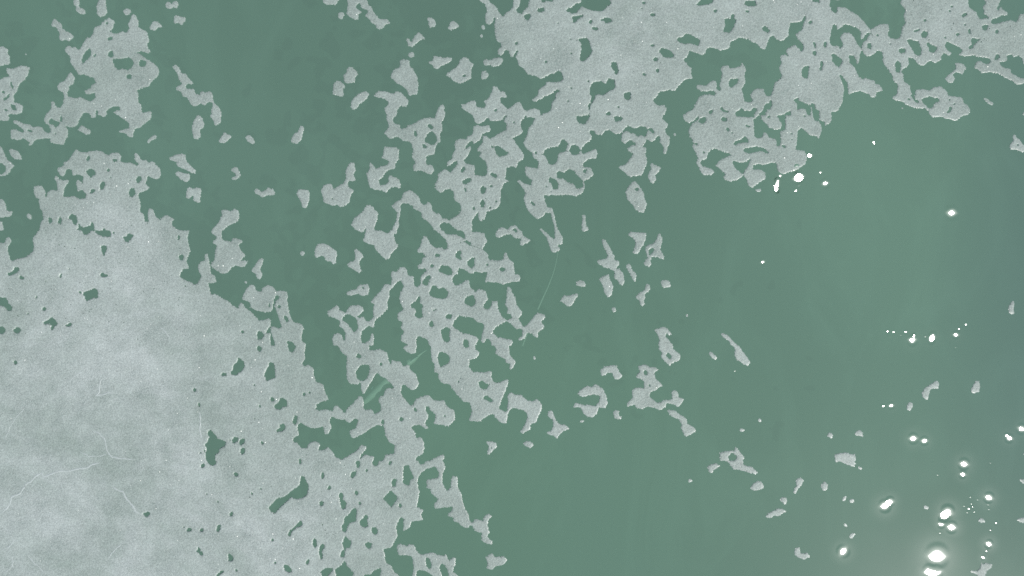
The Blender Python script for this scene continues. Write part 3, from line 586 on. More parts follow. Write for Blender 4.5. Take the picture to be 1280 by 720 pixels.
- 428,235 438,232 438,245 430,247
- 625,280 635,265 650,270 690,283 650,292 630,290
- 490,385 505,378 512,392 498,395
- 518,388 565,372 580,360 608,365 615,420 570,425 540,445 530,425
- 218,420 238,402 236,415 222,430
- -5,418 40,420 55,455 78,478 72,502 45,502 30,475 -5,468
- 262,490 275,475 292,488 280,502 264,502
- 168,515 180,512 180,524 170,526
- 270,575 300,560 322,540 345,560 362,582 340,600 330,625 318,618 320,590 305,578 285,592
- 408,590 430,585 440,572 450,580 445,598 415,600
- -5,602 25,600 35,628 18,650 -5,640
- 80,622 110,602 134,620 115,642 90,640
- 274,308 282,306 282,316 276,316
- 908,160 916,158 916,170 910,170
@256 288
+ -5,150 15,142 25,180 35,240 38,270 60,280 75,325 40,330 20,328 30,370 40,400 70,398 120,430 150,440 175,470 210,488 218,455 235,448 245,475 290,510 325,545 335,562 370,560 405,545 415,570 408,600 380,640 410,640 412,725 -5,725
- 225,628 235,622 248,635 240,645 228,640
- 325,650 335,628 352,630 372,650 360,675 335,688
- 375,640 388,628 400,632 395,645
+ 40,-5 105,-5 108,55 125,62 165,72 175,45 235,60 235,75 212,90 225,125 250,148 248,165 225,185 222,195 245,190 268,188 265,205 240,232 215,225 190,220 165,235 145,265 105,272 60,240 38,225 42,200 60,188 65,120 78,95 48,80 50,65 72,55 70,35 45,20
+ 290,245 310,225 330,190 350,172 368,178 360,210 345,240 360,275 345,310 325,295 318,270 295,262
+ 245,330 250,312 265,320 262,332
+ 143,310 152,310 150,320 143,318
+ 595,145 605,128 622,130 625,148 612,160 598,156
+ 685,160 690,110 705,85 735,82 770,90 795,110 825,130 825,165 818,185 822,208 805,212 790,195 755,188 745,160 720,158 705,175
- 760,150 768,146 776,152 766,158
+ 888,212 905,200 935,190 940,165 935,125 945,112 985,145 995,165 975,180 965,205 980,260 960,268 935,245 900,228
+ 885,390 905,375 945,370 965,340 1020,335 1030,370 1018,402 985,410 955,395 920,408 890,405
- 980,352 992,345 995,360 985,365
+ 945,-5 1005,-5 985,12 965,8
+ 1005,-5 1085,-5 1145,20 1165,-5 1205,-5 1200,18 1178,25 1190,70 1210,100 1165,145 1150,180 1128,182 1085,140 1060,110 1058,88 1030,88 985,65 1000,40
- 1068,45 1078,42 1080,52 1070,54
+ 232,430 240,400 265,355 295,338 310,345 320,375 350,385 362,360 400,340 435,360 442,380 475,375 515,382 518,410 515,440 522,475 528,515 540,550 555,575 600,582 620,610 605,650 605,690 635,712 630,725 570,725 545,695 515,690 520,725 440,725 430,680 412,640 412,605 430,598 465,615 480,600 470,565 455,530 445,490 430,465 420,500 405,522 375,512 320,500 285,480 282,450 255,440
- 425,470 432,435 440,415 448,405 470,410 460,430 448,435 440,455 432,480
- 452,480 465,460 475,475 465,492
- 395,470 402,450 412,470 400,485
- 492,540 505,528 525,560 518,580 500,562
- 398,510 420,505 425,480 450,540 470,580 465,610 430,598 415,600 412,560 395,545 345,558 318,520
+ 765,510 800,485 820,468 838,475 845,500 880,515 895,485 920,468 970,468 1000,495 975,520 955,535 960,548 995,538 1005,565 1030,568 1055,540 1050,500 1060,460 1035,450 1060,415 1100,380 1125,335 1165,340 1170,310 1162,270 1175,252 1195,262 1220,232 1245,228 1265,245 1268,280 1285,285 1285,725 1225,690 1228,660 1245,630 1225,610 1235,575 1205,555 1205,520 1245,490 1230,470 1215,430 1222,390 1245,355 1225,312 1205,320 1170,360 1152,380 1155,415 1140,450 1145,485 1105,530 1065,560 1055,610 1025,595 985,625 975,660 978,700 1000,705 1035,680 1038,650 1050,640 1058,670 1050,725 885,725 875,690 880,640 860,610 840,600 845,565 820,550 770,535
- 855,560 870,535 885,522 905,525 930,538 945,548 958,600 958,615 930,640 912,610 895,585 875,572
+ 795,680 805,650 830,640 855,650 862,680 885,710 890,725 805,725
@512 288
+ 160,-5 205,-5 230,25 290,25 345,55 350,30 320,-5 370,-5 395,10 465,15 485,65 455,120 490,145 495,185 520,182 545,190 585,182 590,145 605,135 620,180 650,200 655,270 690,280 690,318 630,325 580,338 545,325 470,322 485,270 478,258 445,265 405,255 400,270 375,268 345,245 310,235 300,250 308,275 280,278 265,300 275,335 290,345 330,320 370,308 375,350 410,385 435,365 475,378 490,430 465,460 460,485 490,495 510,470 515,442 550,440 552,490 575,535 605,562 640,545 635,525 610,520 612,485 595,465 605,420 610,355 630,350 635,375 660,420 668,465 708,515 680,550 712,605 740,585 770,545 800,515 845,525 848,545 822,570 845,605 800,640 805,665 790,672 765,645 735,640 720,675 690,692 675,680 702,660 702,615 665,615 630,580 605,568 545,600 525,620 520,640 545,665 640,685 645,705 630,725 515,725 505,685 480,675 465,705 445,695 455,640 465,605 460,580 425,575 395,545 350,540 310,532 285,565 275,600 310,625 330,645 370,645 425,668 430,685 408,720 415,725 370,725 365,685 340,680 330,725 125,725 110,680 50,658 40,690 45,725 -5,725 -5,285 25,285 28,345 45,355 70,335 68,290 95,260 110,250 95,238 55,242 48,220 75,205 80,175 105,160 80,140 42,138 65,100 85,35 110,40 125,80 160,108 205,105 210,120 235,115 240,95 220,50 185,20
- 155,155 170,142 190,148 188,165 160,165
- 128,220 140,208 155,218 148,230 130,232
- 178,255 195,218 235,220 265,240 270,275 235,280 205,265
- 280,150 315,120 325,135 318,160 325,185 295,175
- 358,195 385,175 405,165 405,220 385,240 362,215
- 340,68 355,60 385,80 380,95 360,85
- 280,275 318,275 308,240 345,245 375,268 400,272 380,300 372,308 345,315 320,335 290,345 268,320
- 80,318 100,290 130,275 132,295 110,345 82,340
- 122,395 140,345 165,345 180,370 205,352 240,380 238,415 210,428 175,425 140,415
- 340,440 355,415 395,402 412,440 405,470 375,475 345,458
- 8,460 40,440 55,408 68,415 65,455 82,465 78,500 82,540 55,550 30,530 42,500 30,485 10,485
- 222,540 240,522 268,525 260,550 235,555
- 122,575 138,562 152,590 145,605 125,600
- 195,625 225,605 255,612 245,660 255,685 235,700 212,690 200,655
- 558,240 575,230 600,236 595,252 575,260
- 476,215 488,205 495,215 485,228
- 140,500 170,485 172,492 148,505
- 265,605 280,565 300,545 320,535 350,540 385,545 415,572 455,585 458,615 440,655 425,668 380,650 330,640 305,620
+ 535,20 550,-5 645,-5 665,18 680,-5 700,-5 705,30 755,60 745,75 720,85 705,95 690,92 695,50 650,45 635,22 600,28 560,48 540,42
+ 815,-5 835,-5 880,40 905,55 908,45 905,-5 930,-5 955,40 958,85 940,90 920,85 940,115 935,130 905,138 885,132 870,85 855,45
+ 1080,5 1090,-5 1110,-5 1095,10
+ 1038,325 1055,312 1090,318 1102,340 1095,355 1060,350 1042,342
+ 940,440 965,405 1000,408 1045,392 1055,405 1030,440 1015,470 985,475 965,455
+ 1198,65 1210,52 1225,60 1250,105 1270,145 1285,160 1285,260 1250,240 1210,228 1175,205 1170,185 1215,180 1238,170 1232,145 1215,110
+ 1182,300 1245,270 1252,310 1275,350 1260,410 1240,420 1220,395 1210,350
+ 1260,490 1275,478 1285,480 1285,518 1270,510
@768 288
+ 80,35 100,8 130,12 200,15 195,55 185,85 165,110 155,140 125,150 112,135 130,105 132,75 115,45
+ 55,146 62,142 68,150 62,157
+ 265,50 270,25 285,18 300,50 295,85 285,115 292,130 312,165 305,185 280,170 235,165 225,180 230,215 215,230 185,215 188,190 205,175 200,140 190,115 205,92 245,82
- 212,125 225,112 250,112 252,122 230,148 218,158
+ 70,220 85,208 102,215 110,245 138,275 132,325 118,312 95,270
+ -5,190 20,185 35,200 20,225 5,240 30,240 55,265 65,320 55,342 35,340 20,310 -5,300
+ -5,480 8,485 12,505 -5,512
+ 290,325 300,310 340,312 352,340 350,354 300,358
+ 190,360 200,335 218,335 225,360 215,388 195,385 192,420 185,440 190,460 175,474 160,468 160,440 145,430 128,418 160,388 190,372
+ 445,528 455,520 464,530 458,542 448,540
+ 245,620 280,612 305,600 335,615 360,652 340,655 322,640 320,665 345,690 370,725 275,725 280,680 265,640
+ 662,648 675,640 710,655 735,685 770,718 768,725 735,725 715,690 680,668
@1024 288
+ 1182,480 1195,455 1212,436 1220,450 1215,490 1222,515 1210,525 1190,518 1185,500
@0 432
+ -5,-5 1285,-5 1285,725 -5,725
- 84,98 98,90 112,105 104,118 90,116
- 1206,270 1218,264 1230,275 1220,290 1208,284
- 1238,360 1246,350 1254,375 1246,385 1240,376
- 1245,668 1255,662 1262,672 1252,678
- 1270,650 1285,645 1285,680 1275,672
- 1270,422 1285,418 1285,438
@256 432
+ -5,-5 632,-5 622,45 628,85 605,112 620,130 645,118 680,140 680,180 695,225 740,240 750,285 772,325 765,345 735,348 700,365 692,400 720,405 760,398 800,410 808,380 825,372 850,395 875,425 890,390 925,365 955,325 975,312 990,330 995,355 990,385 1000,400 1045,398 1060,430 1100,405 1100,375 1085,345 1095,318 1120,310 1125,280 1148,262 1175,270 1180,255 1155,230 1130,205 1095,190 1085,165 1060,185 1050,215 1030,240 1000,295 988,305 975,265 975,225 950,245 905,235 888,210 885,130 888,65 855,45 830,-5 1025,-5 1030,30 1060,30 1090,18 1140,45 1148,90 1162,130 1165,90 1200,98 1225,100 1232,125 1285,140 1285,265 1262,262 1260,245 1235,245 1225,295 1250,335 1285,375 1285,725 1110,725 1130,682 1185,675 1188,620 1155,605 1128,560 1120,500 1075,498 1040,515 1000,545 925,582 905,555 905,532 945,515 960,460 940,455 905,485 870,462 830,460 795,445 780,460 790,515 775,550 750,555 740,505 700,515 660,515 620,495 600,480 585,495 578,510 590,560 555,575 552,600 580,610 600,640 640,640 650,610 685,595 722,612 718,635 705,650 730,655 775,635 800,665 820,700 860,712 900,685 945,660 975,622 1015,630 1000,658 975,685 965,712 1000,682 1060,695 1050,725 -5,725
- 325,10 340,0 358,15 350,35 340,40 328,28
- 518,-5 575,-5 560,20 545,48 525,30
- 155,172 178,150 180,120 205,100 210,75 240,95 250,125 235,155 195,185 165,182
- 100,182 112,168 140,172 135,188 112,190
- 372,182 385,150 400,130 402,102 432,108 438,145 442,200 405,212 385,222
- 464,145 480,148 476,158
- 302,242 314,238 316,250 304,252
- 410,330 420,318 435,330 432,350 412,350
- 432,375 460,355 475,322 512,340 515,380 490,380 470,400 440,395
- 336,372 350,370 350,384 338,384
- 610,300 622,290 632,300 622,318 612,312
- 645,290 660,284 664,296 650,300
- 550,470 562,435 580,438 578,475 565,495 550,488
- 445,530 470,515 468,490 495,488 505,512 485,535 450,540
- 168,588 185,570 212,575 205,600 178,610
- 212,605 228,580 252,580 248,605 225,625
- 222,655 235,635 250,645 248,675 228,678
- 345,605 355,595 372,610 362,620
- 15,545 30,522 65,555 80,580 135,600 125,628 95,640 85,670 60,685 65,710 55,725 10,725 5,680 12,640 0,620 18,600 28,575
- 148,590 158,584 160,594 150,596
- 942,165 965,130 990,118 1030,122 1028,165 1015,205 985,222 950,205
- 945,75 955,45 982,65 975,78
- 1090,110 1100,102 1112,112 1104,128 1092,122
- 1212,455 1228,444 1245,458 1235,472 1216,470
- 1100,480 1110,458 1125,470 1118,495 1102,490
- 585,710 600,705 600,725 588,725
+ 1240,20 1250,-5 1285,-5 1285,45 1262,40
+ 1245,125 1285,120 1285,140
@512 432
+ -5,-5 42,-5 40,45 10,52 -5,40
+ -5,140 12,155 40,180 58,240 35,275 10,280 -5,262
+ 130,-5 410,-5 412,25 440,40 420,75 400,85 375,88 370,130 395,165 430,165 470,170 490,158 515,160 510,195 528,230 560,230 612,208 618,230 600,280 580,330 565,365 560,395 585,408 610,410 615,345 612,310 635,288 655,308 695,308 740,345 770,348 795,330 828,370 825,400 805,440 790,480 755,490 755,525 705,548 688,540 720,495 738,450 730,420 700,400 650,390 630,395 612,430 605,490 570,482 540,455 520,425 490,438 435,475 370,470 385,425 388,400 375,355 335,350 300,310 260,260 250,240 205,235 180,205 178,170 155,165 155,115 138,95
- 175,65 190,40 220,42 250,65 248,105 215,125 192,135 178,100
- 430,230 455,215 470,235 500,240 485,265 465,278 440,262
- 460,322 480,308 495,325 520,335 518,352 495,352 485,340 465,338
- 298,220 310,215 312,228 300,230
- 312,200 322,196 324,208 314,210
- 335,-5 375,-5 360,15 342,12
- 296,168 305,166 305,176 297,176
+ -5,375 20,372 38,335 70,320 115,308 150,340 200,345 215,338 230,375 260,395 280,405 285,460 245,505 200,495 150,492 162,445 160,425 130,405 118,378 100,380 100,405 118,430 112,460 95,485 120,512 100,522 85,510 65,495 30,498 10,510 35,545 42,575 75,572 90,605 92,640 85,675 45,695 38,725 -5,725
- 22,392 32,385 48,405 40,415 28,408
- 210,438 220,430 228,440 218,448
+ 120,725 150,705 205,680 222,688 212,712 200,725
+ 525,-5 622,-5 625,55 660,95 660,115 635,152 625,148 628,115 600,105 598,85 570,72 535,48 542,20
+ 770,70 782,62 792,85 775,90
+ 478,602 490,597 540,605 547,635 520,655 500,682 480,678 492,645 495,630
- 505,635 514,632 514,642 506,642
+ 705,612 735,595 760,600 778,625 752,640 730,632
+ 860,425 870,408 892,408 905,440 915,465 940,492 970,492 1000,522 960,535 940,555 920,582 895,562 860,555 858,540 885,530 900,500 895,465 868,445
+ 1050,295 1075,270 1105,252 1140,258 1158,240 1190,255 1215,280 1232,320 1238,360 1220,395 1185,385 1172,420 1148,450 1115,445 1085,425 1070,390 1045,385 1022,395 1030,360 1055,360 1075,370 1115,370 1165,378 1185,345 1190,312 1150,305 1125,310 1080,322 1055,310
+ 1058,480 1072,465 1095,468 1080,482
+ 1192,150 1225,128 1285,122 1285,205 1272,198 1270,172 1240,170 1220,185 1195,190
+ 1270,420 1285,408 1285,455
@768 432
+ -5,120 12,125 30,160 50,188 40,205 20,212 -5,208
+ -5,400 35,408 25,430 45,445 45,460 20,460 -5,450
+ 275,-5 370,-5 365,20 400,45 415,62 405,95 365,108 345,125 315,100 290,70 298,45 278,25
- 320,58 335,40 358,65 352,85 335,80
+ 588,45 600,38 625,52 645,78 630,90 605,75
+ 735,-5 775,-5 800,35 830,70 850,105 835,128 805,115 760,85 750,60 755,25
+ 145,130 185,115 225,135 260,135 275,155 252,165 255,205 285,230 305,250 280,260 260,280 225,290 220,320 270,360 310,342 360,335 360,280 380,278 402,295 400,320 438,335 400,388 375,370 325,358 320,385 285,405 250,388 205,382 175,398 140,392 125,368 75,385 85,350 112,330 110,280 125,265 165,262 185,270 185,225 172,212 135,200 140,185 162,160
- 180,165 192,150 210,165 205,182 190,188
- 212,243 224,240 226,254 216,256
+ 330,402 345,400 385,408 405,428 450,455 455,485 495,508 512,532 470,560 440,570 430,545 415,515 420,490 402,460 370,450 340,428
+ 748,160 755,158 760,165 754,170 748,167
+ 895,465 905,450 920,465 918,480 905,478
+ 780,525 792,515 820,527 800,540 785,538
+ 655,672 690,660 735,655 750,660 750,640 765,635 785,665 810,695 805,725 662,725
- 708,695 735,670 765,688 762,710 735,725 720,725
@1024 432
+ 45,565 58,545 70,540 85,555 85,575 70,582 60,572
+ 122,460 136,458 138,466 126,468
+ 220,545 250,525 272,545 275,572 255,565 225,560
+ 95,682 125,672 165,668 205,680 225,675 228,725 98,725
+ 545,380 555,360 575,352 588,370 580,395 565,410 548,400
+ 640,300 650,275 690,245 735,218 750,235 745,270 720,268 695,275 685,300 680,338 660,335 645,320
+ 946,275 968,240 978,220 1000,220 1006,255 1000,288 965,298 948,292
+ 1272,680 1285,660 1285,685
@0 576
+ -5,-5 1285,-5 1285,725 -5,725
- 1250,38 1262,20 1285,12 1285,35 1262,42
- 892,330 925,316 942,328 920,350 905,345
- 1145,410 1152,404 1156,418 1148,422
- 1165,432 1180,415 1200,425 1192,440 1172,442
- 1245,432 1268,416 1272,445 1252,440
- 1222,565 1238,555 1238,532 1248,540 1255,565 1270,572 1268,590 1250,590 1242,575
@256 576
+ -5,-5 1285,-5 1285,725 -5,725
- 1285,415 1240,440 1205,470 1165,542 1112,550 1125,580 1130,635 1165,655 1185,695 1225,725 1285,725 1285,592 1210,590 1200,545 1210,522 1245,525 1285,540
+ 1205,525 1225,518 1245,530 1255,548 1275,520 1285,522 1285,578 1258,575 1250,590 1208,590 1200,545
- 1195,410 1215,365 1225,350 1243,362 1242,410 1238,440 1205,470
- 10,-5 78,-5 70,20 50,32 28,22
- 180,80 188,68 212,80 202,98 188,95
- 5,205 12,198 20,205 12,214
- 75,255 82,247 90,258 82,264
- 76,302 88,300 86,310
- 155,330 165,315 178,325 172,345 155,345
- 72,440 80,402 100,396 98,425 82,445
- 146,580 160,582 180,600 172,625 148,625
- 75,712 95,690 122,680 120,692 90,712 82,725 70,725
- 188,678 200,674 206,690 195,694
- 288,198 298,192 300,212 290,214
- 345,172 352,164 358,176 350,184
- 400,295 420,268 455,232 500,225 545,185 595,150 600,95 622,95 632,125 650,155 640,210 605,235 560,238 540,225 510,255 470,290 440,328 415,320
- 520,465 530,435 560,415 598,370 612,385 605,405 575,415 545,440 532,475
- 715,260 730,246 745,262 738,280 720,282
- 730,75 740,65 748,95 738,115 728,108
- 770,165 782,148 790,165 780,182 770,180
- 840,205 855,198 868,210 862,240 885,262 880,295 860,305 850,275 842,240
- 908,95 920,70 948,60 945,85 920,112
- 940,-5 970,-5 968,35 955,45 945,30
- 1045,15 1055,-5 1090,-5 1082,25 1060,35
- 1145,20 1150,5 1172,-5 1165,18 1150,28
- 1002,65 1010,45 1022,60 1010,70
- 1168,135 1175,115 1200,110 1192,160 1170,160
- 1240,90 1240,35 1260,25 1285,35 1285,145 1270,155 1238,138
- 1115,235 1162,182 1208,230 1165,290
- 1210,275 1220,262 1232,272 1225,292 1212,290
- 935,195 945,182 960,195 955,215 940,212
- 960,262 970,252 978,265 970,278 961,272
- 855,405 870,390 872,355 900,335 925,298 948,298 945,375 905,390 888,420 880,450 862,440
- 965,380 990,360 995,340 1018,340 1015,375 1020,410 995,418 972,400
- 1042,420 1060,412 1080,425 1078,452 1060,465 1045,448
- 995,522 1020,508 1045,515 1042,540 1022,552
- 858,515 875,470 918,505 905,545 880,545 870,605 845,600 848,575 870,550
- 672,510 685,480 695,490 700,530 685,550
- 715,565 722,525 745,515 748,540 732,560 738,610 722,615
- 630,635 645,612 655,622 645,648 634,648
- 490,665 500,645 530,660 545,690 525,698 495,680
- 415,490 425,482 434,492 425,504 416,500
- 430,636 445,626 450,638 436,646
- 725,690 755,668 800,670 795,690 760,725 735,725
- 812,680 850,655 875,622 890,660 930,700 925,725 825,725
- 995,712 1040,710 1055,685 1100,668 1102,695 1090,725 1000,725
- 585,8 600,-5 606,10 592,24
- 296,14 304,12 304,24 298,24
@512 576
+ -5,-5 52,-5 62,20 85,22 110,-5 205,-5 225,40 205,85 205,140 232,190 258,165 258,110 275,92 300,102 300,165 325,205 330,245 345,295 370,340 375,375 390,390 412,362 440,370 462,375 465,345 495,330 515,345 492,370 488,405 498,445 485,475 520,505 515,522 485,520 448,498 452,450 410,440 385,398 365,422 335,415 300,385 275,378 275,350 240,348 238,332 265,310 270,285 240,290 210,292 160,302 152,275 180,238 135,205 132,180 108,170 105,120 180,105 185,75 160,35 135,42 95,55 65,85 50,115 52,160 62,195 45,290 88,310 70,340 85,372 40,375 10,382 2,415 -5,410
- -5,45 10,60 25,110 -5,128
+ -5,520 28,525 42,560 70,588 105,580 125,572 155,575 190,592 230,588 245,625 275,600 290,608 285,645 270,690 305,715 300,725 245,725 240,690 222,655 200,640 185,665 205,725 155,725 110,695 65,680 45,690 38,725 15,725 25,675 20,610 -5,580
- 98,615 110,600 125,615 140,655 130,675 112,672 102,650
+ 472,605 515,575 530,600 590,598 612,620 590,650 555,655 530,665 515,682 480,672 488,635
@768 576
+ 578,45 595,25 630,15 665,30 640,45 620,60 608,80 592,68
+ 458,122 470,112 488,118 490,128 472,136 460,132
+ 700,-5 805,-5 805,25 860,38 898,75 880,85 845,75 800,62 765,55 745,55 725,30
+ 848,165 870,140 900,125 922,132 935,165 915,180 885,187 855,180
+ 1132,130 1140,108 1165,105 1185,122 1170,150 1145,180 1132,208 1115,200 1125,172 1140,155
+ 1034,245 1045,228 1072,228 1080,245 1070,276 1050,262
+ 942,345 970,322 1020,298 1055,302 1080,318 1050,328 1030,348 1000,342 975,358 950,354
+ 1125,585 1128,545 1155,540 1162,575 1185,580 1205,570 1225,598 1190,618 1150,608
+ 1005,110 1012,108 1014,115 1006,116
@1024 576
+ 98,-5 228,-5 222,38 205,38 165,20 130,5 100,8
+ 240,38 252,34 270,45 265,58 248,54
+ 10,155 35,125 55,150 52,175 32,190 14,175
+ 145,240 155,222 170,218 168,240 155,254 147,250
+ 188,245 205,235 222,245 212,262 195,262
+ 650,285 665,277 688,292 678,305 655,300
+ 152,395 165,390 180,410 172,416 158,408
+ 188,470 200,452 215,455 225,446 228,455 218,470 205,487 190,482
+ 992,370 1010,355 1030,365 1040,385 1020,388 998,382
+ 1250,118 1262,108 1285,125 1285,150 1265,140
+ 1232,370 1242,362 1285,350 1285,388 1255,386
+ 945,685 985,688 1005,670 1010,645 1045,638 1080,645 1078,668 1050,685 1035,725 990,725 985,708 950,702
"""
MX, MY = 250, 210                       # the ice goes on this far (pixels) beyond the photograph's edges
W, H = 1280 + 2 * MX, 720 + 2 * MY
def fill(mask, pts, val, x0, y0, x1, y1):
    p = np.array(pts); q = np.roll(p, -1, 0)
    for y in range(max(int(p[:, 1].min()), y0), min(int(p[:, 1].max()) + 1, y1)):
        yy = y + .5
        k = (p[:, 1] <= yy) != (q[:, 1] <= yy)
        a, b = p[k], q[k]
        xs = np.sort(a[:, 0] + (yy - a[:, 1]) * (b[:, 0] - a[:, 0]) / (b[:, 1] - a[:, 1]))
        for u, v in zip(xs[::2], xs[1::2]):
            i, j = max(int(round(u)), x0), min(int(round(v)), x1)
            if j > i: mask[y, i:j] = val
m2 = np.zeros((1440, 2560), np.float32)
for ln in TRACE.strip().split('\n'):
    if ln[0] == '@': tx, ty = map(int, ln[1:].split()); continue
    pp = [tuple(map(float, q.split(','))) for q in ln[1:].split()]
    fill(m2, [((tx + x / 5) * 2, (ty + y / 5) * 2) for x, y in pp], 1 if ln[0] == '+' else 0, tx * 2, ty * 2, min(tx + 256, 1280) * 2, min(ty + 144, 720) * 2)
core = m2.reshape(720, 2, 1280, 2).mean((1, 3))

def blur(a, s):
    h, w = a.shape; pad = int(3 * s) + 2
    b = np.pad(a, pad, mode='edge')
    ky = np.exp(-2 * (math.pi * s * np.fft.fftfreq(b.shape[0])) ** 2)[:, None]
    kx = np.exp(-2 * (math.pi * s * np.fft.rfftfreq(b.shape[1])) ** 2)[None]
    return np.fft.irfft2(np.fft.rfft2(b) * ky * kx, s=b.shape)[pad:pad + h, pad:pad + w]
def band(lo, hi):
    """smooth noise with wavelengths between lo and hi pixels, unit variance"""
    f = np.fft.rfft2(rng.standard_normal((H, W)))
    r = np.hypot(np.fft.fftfreq(H)[:, None], np.fft.rfftfreq(W)[None])
    f *= np.exp(-(r * lo) ** 2) * (1 - np.exp(-(r * hi) ** 2))
    n = np.fft.irfft2(f, s=(H, W)); return n / n.std()

mask = np.pad(core, ((MY, MY), (MX, MX)), mode='edge')
yy, xx = np.mgrid[0:H, 0:W]
dist = np.hypot(np.maximum(np.maximum(MX - xx, xx - MX - 1279), 0), np.maximum(np.maximum(MY - yy, yy - MY - 719), 0))
dens = np.pad(blur(core, 35), ((MY, MY), (MX, MX)), mode='edge')
nz = band(22, 160) + .35 * band(8, 22)
nz /= nz.std()
wild = (nz < (dens - .5) * 4.2 - .15).astype(np.float64)
t = np.clip((dist + 7 * band(10, 40) - 10) / 3, 0, 1); t[dist == 0] = 0
mask = mask * (1 - t) + wild * t
g1 = blur(mask, .78); g2 = blur(mask, 1.9); g3 = blur(mask, 5); gL = blur(mask, 38)
edge_n = band(1.9, 7)
f = g1 - .5 + .165 * edge_n * np.clip(g3 * 4, 0, 1) * np.clip((1.02 - g3) * 4, .25, 1)
# pinholes in the rotten parts of the sheets
pin = band(2.6, 9)
for cx_, cy_, rx, ry, th in ((120, 350, 150, 85, 2.35), (1180, 25, 90, 40, 2.25), (340, 600, 110, 100, 2.6), (760, 60, 140, 60, 2.8), (590, 250, 60, 60, 2.5)):
    zone = ((xx - MX - cx_) / rx) ** 2 + ((yy - MY - cy_) / ry) ** 2 < 1
    f = np.where(zone & (g3 > .8), np.minimum(f, (th - pin) * .5), f)
# hairline leads where neighbouring floes only press against each other
for x0, y0, x1, y1 in ((431, 512, 431, 529), (490, 558, 524, 541), (680, 141, 665, 150), (663, 191, 681, 193), (706, 189, 714, 188), (722, 187, 729, 189),
                       (557, 308, 583, 301), (585, 305, 608, 314), (501, 354, 505, 329), (1087, 34, 1090, 44), (1075, 56, 1079, 67), (1006, 20, 1017, -2), (1017, -2, 1035, -100), (1035, -100, 1050, -209)):
    n = int(max(abs(x1 - x0), abs(y1 - y0)) * 3); u = np.linspace(0, 1, n)
    wob = np.cumsum(rng.normal(0, .12, n)); wob -= np.linspace(wob[0], wob[-1], n)
    L_ = math.hypot(x1 - x0, y1 - y0)
    cx_ = x0 + (x1 - x0) * u - (y1 - y0) / L_ * wob; cy_ = y0 + (y1 - y0) * u + (x1 - x0) / L_ * wob
    last = None
    for u_, v_ in zip(cx_, cy_):
        c_ = (int(round(u_ - .5 + MX)), int(round(v_ - .5 + MY)))
        if last and c_[0] != last[0] and c_[1] != last[1]: f[last[1], c_[0]] = min(f[last[1], c_[0]], -.015)
        f[c_[1], c_[0]] = min(f[c_[1], c_[0]], -.015); last = c_
f[0, :] = f[-1, :] = f[:, 0] = f[:, -1] = -1
frost = np.clip((gL - .55) / .42, 0, 1) ** 1.3
relief = .00045 * band(1.8, 5) + .0006 * frost * band(20, 90)
rim = np.clip((g2 - .30) / .62, 0, 1); rim = rim * rim * (3 - 2 * rim)
Z = .0008 + .0027 * rim + relief * np.clip(rim * 1.5 - .4, 0, 1) + .003 * frost

# connected pieces, row by row
inside = f > 0
lab = np.zeros((H, W), np.int32); par = [0]
def root(a):
    while par[a] != a: par[a] = par[par[a]]; a = par[a]
    return a
prev = []
for y in range(H):
    d = np.diff(np.concatenate(([0], inside[y].astype(np.int8), [0])))
    cur = []
    pi = 0
    for a, b in zip(np.where(d == 1)[0], np.where(d == -1)[0]):
        b -= 1; k = None
        for c, e, l in prev:
            if e < a - 1: continue           # the diagonal runs down-right
            if c > b: break
            if e >= a - 1 and c <= b:
                if e == a - 1 or True:
                    r = root(l)
                    if k is None: k = r
                    elif k != r: par[max(k, r)] = min(k, r); k = min(k, r)
        if k is None: k = len(par); par.append(k)
        cur.append((a, b, k)); lab[y, a:b + 1] = k
    prev = cur
rt = np.array([root(i) for i in range(len(par))]); lab = rt[lab]

# marching triangles over the whole sheet of ice
idx = np.arange(H * W).reshape(H, W)
fv = f.ravel(); lv = lab.ravel()
a, b, c, d = idx[:-1, :-1].ravel(), idx[:-1, 1:].ravel(), idx[1:, 1:].ravel(), idx[1:, :-1].ravel()
n_in = (fv[a] > 0).astype(int) + (fv[b] > 0) + (fv[c] > 0) + (fv[d] > 0)
full = n_in == 4
Q = np.stack([a, d, c, b], 1)[full]
mixed = (n_in > 0) & ~full
T = np.concatenate([np.stack([a, d, c], 1)[mixed], np.stack([a, c, b], 1)[mixed]])
ins = fv[T] > 0; cnt = ins.sum(1)
NV = H * W
edge_ids = {}
px_ = (np.arange(NV) % W - MX + .5); py_ = (np.arange(NV) // W - MY + .5)
ex, ey, ec = [], [], []
def cut(u, v):
    k = (u, v) if u < v else (v, u)
    i = edge_ids.get(k)
    if i is None:
        w = fv[u] / (fv[u] - fv[v]); w = min(max(w, .02), .98)
        i = NV + len(ex); edge_ids[k] = i
        ex.append(px_[u] + (px_[v] - px_[u]) * w); ey.append(py_[u] + (py_[v] - py_[u]) * w); ec.append(lv[u])
    return i
tris = [T[cnt == 3]]; new3, sk = [], []
for t_ in T[cnt == 1]:
    k = int(np.argmax(fv[t_] > 0)); u, v, w = (int(t_[(k + s) % 3]) for s in range(3))
    p, q = cut(u, v), cut(u, w); new3.append((u, p, q)); sk.append((p, q))
for t_ in T[cnt == 2]:
    k = int(np.argmin(fv[t_] > 0)); u, v, w = (int(t_[(k + s) % 3]) for s in range(3))   # u is the one outside
    p, q = cut(v, u), cut(w, u); new3 += [(p, v, w), (p, w, q)]; sk.append((q, p))
tris = np.concatenate([tris[0], np.array(new3)]); sk = np.array(sk)
ex, ey, ec = np.array(ex), np.array(ey), np.array(ec)
NE = len(ex)
VX = np.concatenate([px_, ex, ex, ex]); VY = np.concatenate([py_, ey, ey, ey])
ci = np.clip(np.round(ey - .5 + MY).astype(int), 0, H - 1), np.clip(np.round(ex - .5 + MX).astype(int), 0, W - 1)
lead = np.clip((g1[ci] - .72) / .2, 0, 1)                       # along a hairline lead the ice keeps its height
